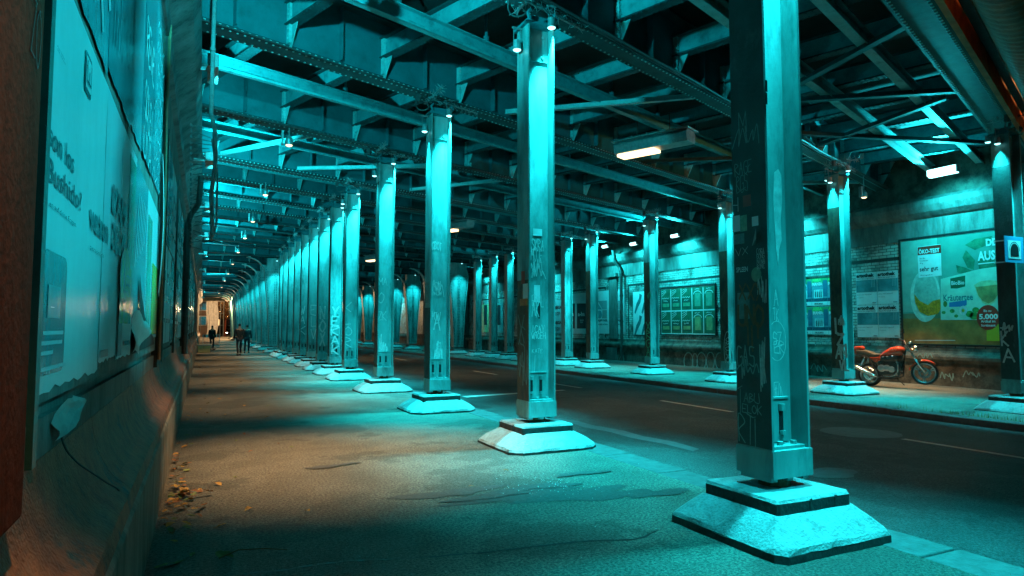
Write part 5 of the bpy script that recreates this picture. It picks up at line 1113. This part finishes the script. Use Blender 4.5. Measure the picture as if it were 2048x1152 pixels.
# ================================================================== LEAVES AND LITTER
def leaf_mesh(seed, m_):
    rnd = random.Random(seed); n = 9; L = 1.0; top = []; bot = []
    for k in range(n):
        u = k / (n - 1); w = .26 * math.sin(math.pi * u ** .8) * (1 + rnd.uniform(-.25, .25)); x = (u - .5) * L; c = .10 * math.sin(u * 3 + seed)
        top.append((x, w, c + w * .35 * rnd.uniform(.3, 1.2))); bot.append((x, -w, c + w * .35 * rnd.uniform(.3, 1.2)))
    mid = [((k / (n - 1) - .5) * L, 0, .10 * math.sin(k / (n - 1) * 3 + seed)) for k in range(n)]
    vs = top + mid + bot + [(.5, .008, .1), (.72, .01, .16), (.72, -.01, .16), (.5, -.008, .1)]; fs = []
    for k in range(n - 1): fs += [(k, k + 1, n + k + 1, n + k), (n + k, n + k + 1, 2 * n + k + 1, 2 * n + k)]
    fs.append((3 * n, 3 * n + 1, 3 * n + 2, 3 * n + 3)); return MB().add(vs, fs).mesh('fallen_leaf', m_)
LM = [leaf_mesh(i, [leafA, leafC, leafA, leafB, leafC, leafB][i]) for i in range(6)]
CN = ['yellow', 'brown', 'yellow', 'green', 'brown', 'green']
random.seed(21)
def leaf(px, py, s, z=.0, lab=None, grp=None, k=None):
    x, y = onZ(px, py, 0); k = random.randrange(6) if k is None else k
    if x < -.25: x = -.24
    o = link_mesh('fallen_leaf', LM[k], None, (x, y, .012 + z)); o.scale = (s, s, s); o.rotation_euler = (random.uniform(-.25, .25), random.uniform(-.2, .2), random.uniform(0, 6.28))
    tag(o, lab or f'small {CN[k]} leaf lying in the pile at the foot of the concrete kerb wall', 'leaf', grp or f'{CN[k]} leaves of the pile')
for (px, py, s, k, lab) in [(497, 1022, .1, 0, 'yellow leaf lying alone on the walkway right of the leaf pile'), (615, 1025, .08, 0, 'small bright yellow leaf lying alone farthest right before the dark patch'), (440, 1054, .1, 2, 'yellow leaf lying alone just below the leaf pile'), (436, 971, .09, 0, 'pointed yellow leaf just right of the leaf pile'), (470, 955, .08, 3, 'pale green leaf right of the pile'),
      (340, 1130, .19, 3, 'large pale green leaf at the bottom beside the kerb wall'), (450, 1113, .16, 3, 'dark green leaf on a twig near the bottom of the walkway'), (1010, 943, .09, 1, 'orange leaf lying near the second plinth'), (943, 975, .06, 1, 'small orange leaf on the dark patch'), (336, 1052, .11, 5, 'grey green leaf against the kerb wall below the pile'), (500, 905, .07, 1, 'small brown leaf beyond the pile'), (440, 890, .07, 3, 'greenish leaf on the walkway beyond the pile'), (348, 1085, .08, 2, 'pale yellow leaf at the kerb wall near the bottom'), (385, 1112, .07, 5, 'small dull leaf left of the twig')]:
    leaf(px, py, s, 0, lab, 'single fallen leaves', k)
for _ in range(40): leaf(random.gauss(375, 20), random.gauss(1000, 20), random.uniform(.07, .11), random.uniform(0, .05))
for _ in range(34): leaf(random.uniform(335, 385), random.uniform(890, 1075), random.uniform(.07, .11), random.uniform(0, .03))
for _ in range(46):
    py = 700 + 200 * random.random() ** 1.3; k = random.randrange(6); x0 = 405 - (py - 656) * .16; px = x0 + (random.random() ** 2.2) * (py - 600) * .9
    leaf(px, py, random.uniform(.06, .1), 0, f'small {CN[k]} leaf scattered along the edge of the walkway farther off', f'{CN[k]} leaves scattered along the walkway', k)
m = MB(); m.tube([(0, 0, .012), (.12, .06, .03), (.28, .05, .02), (.42, -.03, .015)], [.005, .004, .003, .002], 5); x, y = onZ(438, 1120, 0); tag(m.build('twig', leafC, loc=(x, y, 0)), 'thin bare twig lying near the bottom of the walkway', 'twig')
m = MB()
for k in range(150):
    px, py = (random.gauss(1100, 60), random.gauss(972, 16)) if k < 120 else (random.uniform(420, 1500), random.uniform(880, 1150)); x, y = onZ(px, py, 0); s = random.uniform(.002, .006); 
    if 3.2 < x < 4.8 and 2.9 < y < 4.4: continue
    m.add([(x - s, y - s * .6, .010), (x + s, y - s * .4, .012), (x + s * .5, y + s, .016), (x - s * .4, y + s * .8, .012)], [(0, 1, 2, 3)])
tag(m.build('gravel_chips', mat('pale_chips', (.5, .5, .47), .4)), 'scatter of tiny pale stone and glass chips on the walkway', 'gravel', kind='stuff')
m = MB(); random.seed(5)
for k in range(160):
    x = random.uniform(12.75, 13.9); y = random.uniform(7.9, 8.9) if k < 90 else random.uniform(6.2, 9.4); h = random.uniform(.04, .13); a = random.uniform(0, 6.28); d = Vector((math.cos(a), math.sin(a), 0)) * .02; q = Vector((-d.y, d.x, 0)) * .25
    if k >= 90: x = random.uniform(12.96, 13.02)
    else: x, y = 12.99 + abs(random.gauss(0, .03)), random.uniform(6.6, 8.0)
    p = Vector((x, y, ZR)); m.add([p - q, p + q, p + d * 1.5 + Vector((0, 0, h))], [(0, 1, 2)])
tag(m.build('kerb_weeds', leafB), 'tufts of weeds growing along the right kerb', 'weeds', kind='stuff')
# ================================================================== PEOPLE FAR DOWN THE WALKWAY
def person(loc, rz, label, coat, trous, stride=.16, h=1.75):
    t = thing('person', label, 'person', loc, rz)
    def skin(name, vs, es, rr, m_, root=0, parent=None):
        me = bpy.data.meshes.new(name); me.from_pydata([tuple(v) for v in vs], es, []); o = bpy.data.objects.new(name, me); C.objects.link(o)
        md = o.modifiers.new('skin', 'SKIN'); md.use_smooth_shade = True
        for i, r in enumerate(rr): me.skin_vertices[0].data[i].radius = (r, r * .85)
        me.skin_vertices[0].data[root].use_root = True; o.modifiers.new('sub', 'SUBSURF').render_levels = 1
        me.materials.append(m_); o.parent = parent or t; return o
    s = h / 1.75; st = stride
    V = [(0, 0, .95), (0, 0, 1.18), (0, .01, 1.40), (0, .01, 1.50), (0, -.01, 1.60), (0, -.02, 1.70),                      # pelvis chest shoulders neck head crown
         (-.10, 0, .90), (-.10, -st * .7, .50), (-.10, -st * 1.3 + .08, .08), (-.10, -st * 1.3 - .07, .04),
         (.10, 0, .90), (.10, st * .7 - .05, .50), (.10, st * 1.3 + .05, .09), (.10, st * 1.3 - .09, .04),
         (-.19, .01, 1.40), (-.24, .03, 1.12), (-.23, -.08, .88), (.19, .01, 1.40), (.24, .0, 1.12), (.23, -.14, .90)]
    E = [(0, 1), (1, 2), (2, 3), (3, 4), (4, 5), (0, 6), (6, 7), (7, 8), (8, 9), (0, 10), (10, 11), (11, 12), (12, 13), (2, 14), (14, 15), (15, 16), (2, 17), (17, 18), (18, 19)]
    Rr = [.15, .15, .14, .055, .085, .06, .09, .06, .045, .035, .09, .06, .045, .035, .065, .05, .035, .065, .05, .035]
    sk = mat('skin_tone', (.42, .26, .18), .5, 0, .05)
    skin('body', [Vector(v) * s for v in V], E, [r * s for r in Rr], sk)
    skin('coat', [Vector(v) * s for v in [(0, 0, .78), (0, 0, 1.0), (0, 0, 1.2), (0, .01, 1.42), (-.19, .01, 1.41), (-.24, .03, 1.12), (-.235, -.07, .91), (.19, .01, 1.41), (.24, 0, 1.12), (.235, -.13, .93)]], [(0, 1), (1, 2), (2, 3), (3, 4), (4, 5), (5, 6), (3, 7), (7, 8), (8, 9)], [r * s for r in (.18, .175, .17, .15, .085, .07, .055, .085, .07, .055)], coat)
    skin('trousers', [Vector(v) * s for v in [(0, 0, .93), V[6], V[7], (V[8][0], V[8][1], .12), V[10], V[11], (V[12][0], V[12][1], .13)]], [(0, 1), (1, 2), (2, 3), (0, 4), (4, 5), (5, 6)], [r * s for r in (.155, .10, .075, .065, .10, .075, .065)], trous)
    skin('hair', [Vector((0, .025, 1.60)) * s, Vector((0, .01, 1.71)) * s, Vector((0, -.03, 1.75)) * s], [(0, 1), (1, 2)], [.085 * s, .09 * s, .055 * s], mat('dark_hair', (.02, .015, .01), .6))
    m = MB()
    for sx in (-1, 1): m.box(sx * .1 - .045, sx * .1 + .045, (-st * 1.3 if sx < 0 else st * 1.3) - .17, (-st * 1.3 if sx < 0 else st * 1.3) + .09, 0.0, .09)
    m.build('shoes', blackm, t, bevel=.03)
    m = MB(); m.prism([(-.10, 1.645), (-.135, 1.605), (-.10, 1.60)], 0, -.012, .012); m.build('nose', sk, t)
coat = mat('black_coat', (.015, .018, .02), .8, 0, .2); jean = mat('dark_trousers', (.02, .025, .035), .8, 0, .2)
person((1.85, 39.0, 0), R(188), 'person in a black coat walking away down the walkway, the nearer one', coat, jean)
person((2.45, 42.5, 0), R(170), 'person in dark clothes a little farther off beside the columns', mat('grey_coat', (.03, .035, .04), .8), jean, .1, 1.7)
person((.62, 50, 0), R(150), 'person in dark clothes leaning by the barrier at the far end', coat, jean, .05, 1.68)
# ================================================================== FAR END
t = thing('salt_bin', 'yellow box with a pale lid standing at the left wall far down the walkway', 'box', (.12, 45, 0))
MB().prism([(-.33, 0), (.33, 0), (.38, .42), (-.38, .42)], 1, -.35, .35).build('bin_body', mat('bin_yellow', (.55, .48, .18), .5), t, bevel=.02); MB().box(-.41, .41, -.38, .38, .42, .52).build('bin_lid', mat('bin_lid', (.3, .36, .34), .5), t, bevel=.02)
m = MB(); m.box(-.03, .03, -.4, .4, 0, 1.25); o = m.build('leaning_board', teal_trim, loc=(-.12, 46.2, .05)); o.rotation_euler = (0, R(-12), 0); tag(o, 'dark green board leaning beside the yellow box', 'board')
t = thing('construction_barrier', 'red and white construction barrier with mesh at the far end of the walkway', 'barrier', (.65, 57, 0))
rr = mat('barrier_red', (.6, .06, .03), .5); m = MB(); m.box(-.62, .62, -.02, .02, .78, 1.0); m.box(-.62, .62, -.02, .02, .05, .15)
for x in (-.6, .57): m.box(x, x + .03, -.02, .02, 0, 1.0)
m.build('white_rail', white, t); m = MB()
for k in range(4): m.box(-.55 + k * .32, -.4 + k * .32, -.024, -.0205, .79, .99)
m.build('red_stripes', rr, t); m = MB()
for k in range(13): m.bar((-.6 + k * .1, 0, .15), (-.6 + k * .1 + .04, 0, .78), .015, .012)
for k in range(6): m.bar((-.6, 0, .2 + k * .1), (.6, 0, .2 + k * .1), .012, .012)
m.build('mesh_panel', rr, t)
m = MB(); m.box(-1.2, 20, 0, .5, 5.6, 7.4); tag(m.build('portal_beam', mat('ochre_plaster', (.42, .2, .09)), loc=(0, YEND, 0)), 'broad end beam lit orange over the far mouth of the underpass', 'beam')
m = MB(); n = 26; vs = []
for k in range(n):
    x = 1.9 * k / (n - 1); yy = .18 * math.sin(k * 1.9) + .1 * math.sin(k * .7)
    for j in range(8): z = 7.2 * j / 7; vs.append((x * (1 - .25 * abs(j - 4) / 4) + .15 * math.sin(j), yy * (1.2 - j * .08), z))
m.add(vs, [(k * 8 + j, (k + 1) * 8 + j, (k + 1) * 8 + j + 1, k * 8 + j + 1) for k in range(n - 1) for j in range(7)])
tag(m.build('tarpaulin', mat('white_tarpaulin', (.8, .76, .7), .6), loc=(.6, 120, 0), smooth=True), 'tall white tarpaulin hanging in folds on the scaffold outside', 'tarpaulin')
t = thing('scaffold', 'metal scaffold of poles and decks beside the white tarpaulin', 'scaffold', (-1.5, 121, 0))
m = MB()
for x in (0, 1.2, 2.3, 4.2, 4.7):
    for y in (0, 1): m.tube([(x, y, 0), (x, y, 9)], .04, 6)
for z in (2, 4, 6, 8):
    for y in (0, 1): m.tube([(0, y, z), (4.7, y, z)], .035, 6)
m.build('poles', galv, t); m = MB()
for z in (2, 4, 6): m.box(0, 2.3, 0, 1, z, z + .06)
m.build('deck_boards', wood, t)
def house(loc, w, d, h, lab, col, nx, nz, lit):
    t = thing('building', lab, 'building', loc); MB().box(-w / 2, w / 2, 0, d, 0, h).build('wall', mat('housewall%d' % int(w * 10), col, .8, 0, .3, 1), t)
    MB().box(-w / 2 - .3, w / 2 + .3, -.3, d + .3, h, h + .4).build('roof', dark, t)
    random.seed(int(w * 3)); lm = emit('lit_window', (1, .6, .25), 2.2); dk = mat('window_dark', (.03, .035, .04), .2)
    for i in range(nx):
        for j in range(nz):
            x = -w / 2 + w * (i + .5) / nx; z = 1.2 + (h - 1.5) * (j + .3) / nz; f = MB().box(x - .62, x + .62, -.06, 0, z - .08, z + 1.6).build('window', white, t); MB().box(x - .5, x + .5, -.08, -.061, z, z + 1.5).build('pane', lm if random.random() < lit else dk, f)
l = lamp('POINT', 'street_glow_light', (6, 122, 6), WARM, 2500, .4)
house((-4, 124, 0), 10, 8, 12, 'brown building behind the scaffold outside the underpass', (.2, .13, .09), 5, 4, .2)
house((12, 178, 0), 26, 10, 14, 'long building with lit shop windows far beyond the underpass', (.10, .08, .07), 9, 4, .35)
def tree(loc, h, lab, seed):
    rnd = random.Random(seed); t = thing('street_tree', lab, 'tree', loc); m = MB(); m.tube([(0, 0, 0), (.1, 0, h * .35), (0, .1, h * .6)], [.22, .17, .1], 8)
    for k in range(7): a = rnd.uniform(0, 6.28); m.tube([(.05, 0, h * (.3 + .05 * k)), (math.cos(a) * h * .22, math.sin(a) * h * .22, h * (.5 + .06 * k))], [.08, .02], 6)
    m.build('trunk', wood, t); c = MB()
    for k in range(2600):
        a = rnd.uniform(0, 6.28); u = rnd.uniform(-1, 1); r = rnd.random() ** .4; lob = 1 + .25 * math.sin(3 * a + 4 * u)
        p = Vector((math.cos(a) * math.sqrt(1 - u * u) * r * h * .33 * lob, math.sin(a) * math.sqrt(1 - u * u) * r * h * .33 * lob, h * .66 + u * r * h * .33)); q = Vector((rnd.uniform(-1, 1), rnd.uniform(-1, 1), rnd.uniform(-1, 1))).normalized() * .16; w_ = q.cross(Vector((rnd.random(), rnd.random(), rnd.random()))).normalized() * .1
        c.add([p - q, p + w_, p + q, p - w_], [(0, 1, 2, 3)])
    c.build('crown', mat('autumn_foliage', (.13, .07, .02), .7, 0, .5, 2), t)
tree((3.6, 128, 0), 9, 'bare looking autumn tree lit from below outside the far mouth', 1)
tree((5.6, 140, 0), 10, 'second autumn tree farther off outside the far mouth', 2)
def car(loc, rz, lab, col):
    t = thing('parked_car', lab, 'car', loc, rz, 'cars beyond the underpass'); m = MB()
    m.prism([(-2.1, .3), (2.1, .3), (2.15, .75), (1.9, .88), (1.1, .95), (.5, 1.4), (-1.3, 1.42), (-1.9, .95), (-2.15, .9)], 1, -.85, .85); m.build('body', mat('car_' + lab.split()[0], col, .2, .3), t, bevel=.08)
    m = MB(); m.prism([(1.0, .96), (.48, 1.34), (-1.25, 1.36), (-1.75, .98)], 1, -.87, .87); m.build('windows', mat('window_dark', (.03, .035, .04), .2), t)
    for x in (-1.35, 1.35):
        for y in (-.8, .8): MB().lathe([(0, -.1), (.2, -.1), (.33, -.08), (.33, .08), (.2, .1), (0, .1)], 16, Matrix.Translation((x, y, .33)) @ Matrix.Rotation(R(90), 4, 'X')).build('wheel', blackm, t)
    for y in (-.62, .62): MB().box(-2.19, -2.13, y - .16, y + .16, .62, .78).build('tail_light', emit('tail_red', (1, .05, .02), 6), t)
    for y in (-.62, .62): MB().box(2.12, 2.19, y - .16, y + .16, .6, .76).build('headlight', emit('head_white', (1, .85, .6), 14), t)
car((6.2, 118, -.15), R(90), 'silver car with red tail lights beyond the far mouth', (.3, .3, .3))
car((5.2, 150, -.15), R(-90), 'black car facing the viewer far beyond the mouth', (.03, .03, .03))
car((9.0, 160, -.2), R(-90), 'white car facing the viewer farthest off', (.6, .6, .6))
for i, (x, y, z) in enumerate([(3.2, 150, 5.0), (5.0, 165, 4.2), (7.5, 160, 5.0)]):
    t = thing('street_lamp', f'{ordw(i)} small orange street lamp in the city beyond', 'lamp', (x, y, 0)); MB().tube([(0, 0, 0), (0, 0, z)], .05, 6).build('pole', galv, t); MB().lathe([(0, -.12), (.16, -.06), (.18, 0), (0, .1)], 10, Matrix.Translation((0, 0, z))).build('lamp_glass', emit('city_lamp', (1, .55, .2), 12), t)
l = lamp('POINT', 'lamp_light', (2, 113, 4.5), WARM, 1300, .3); l.name = 'scaffold_lamp_light'
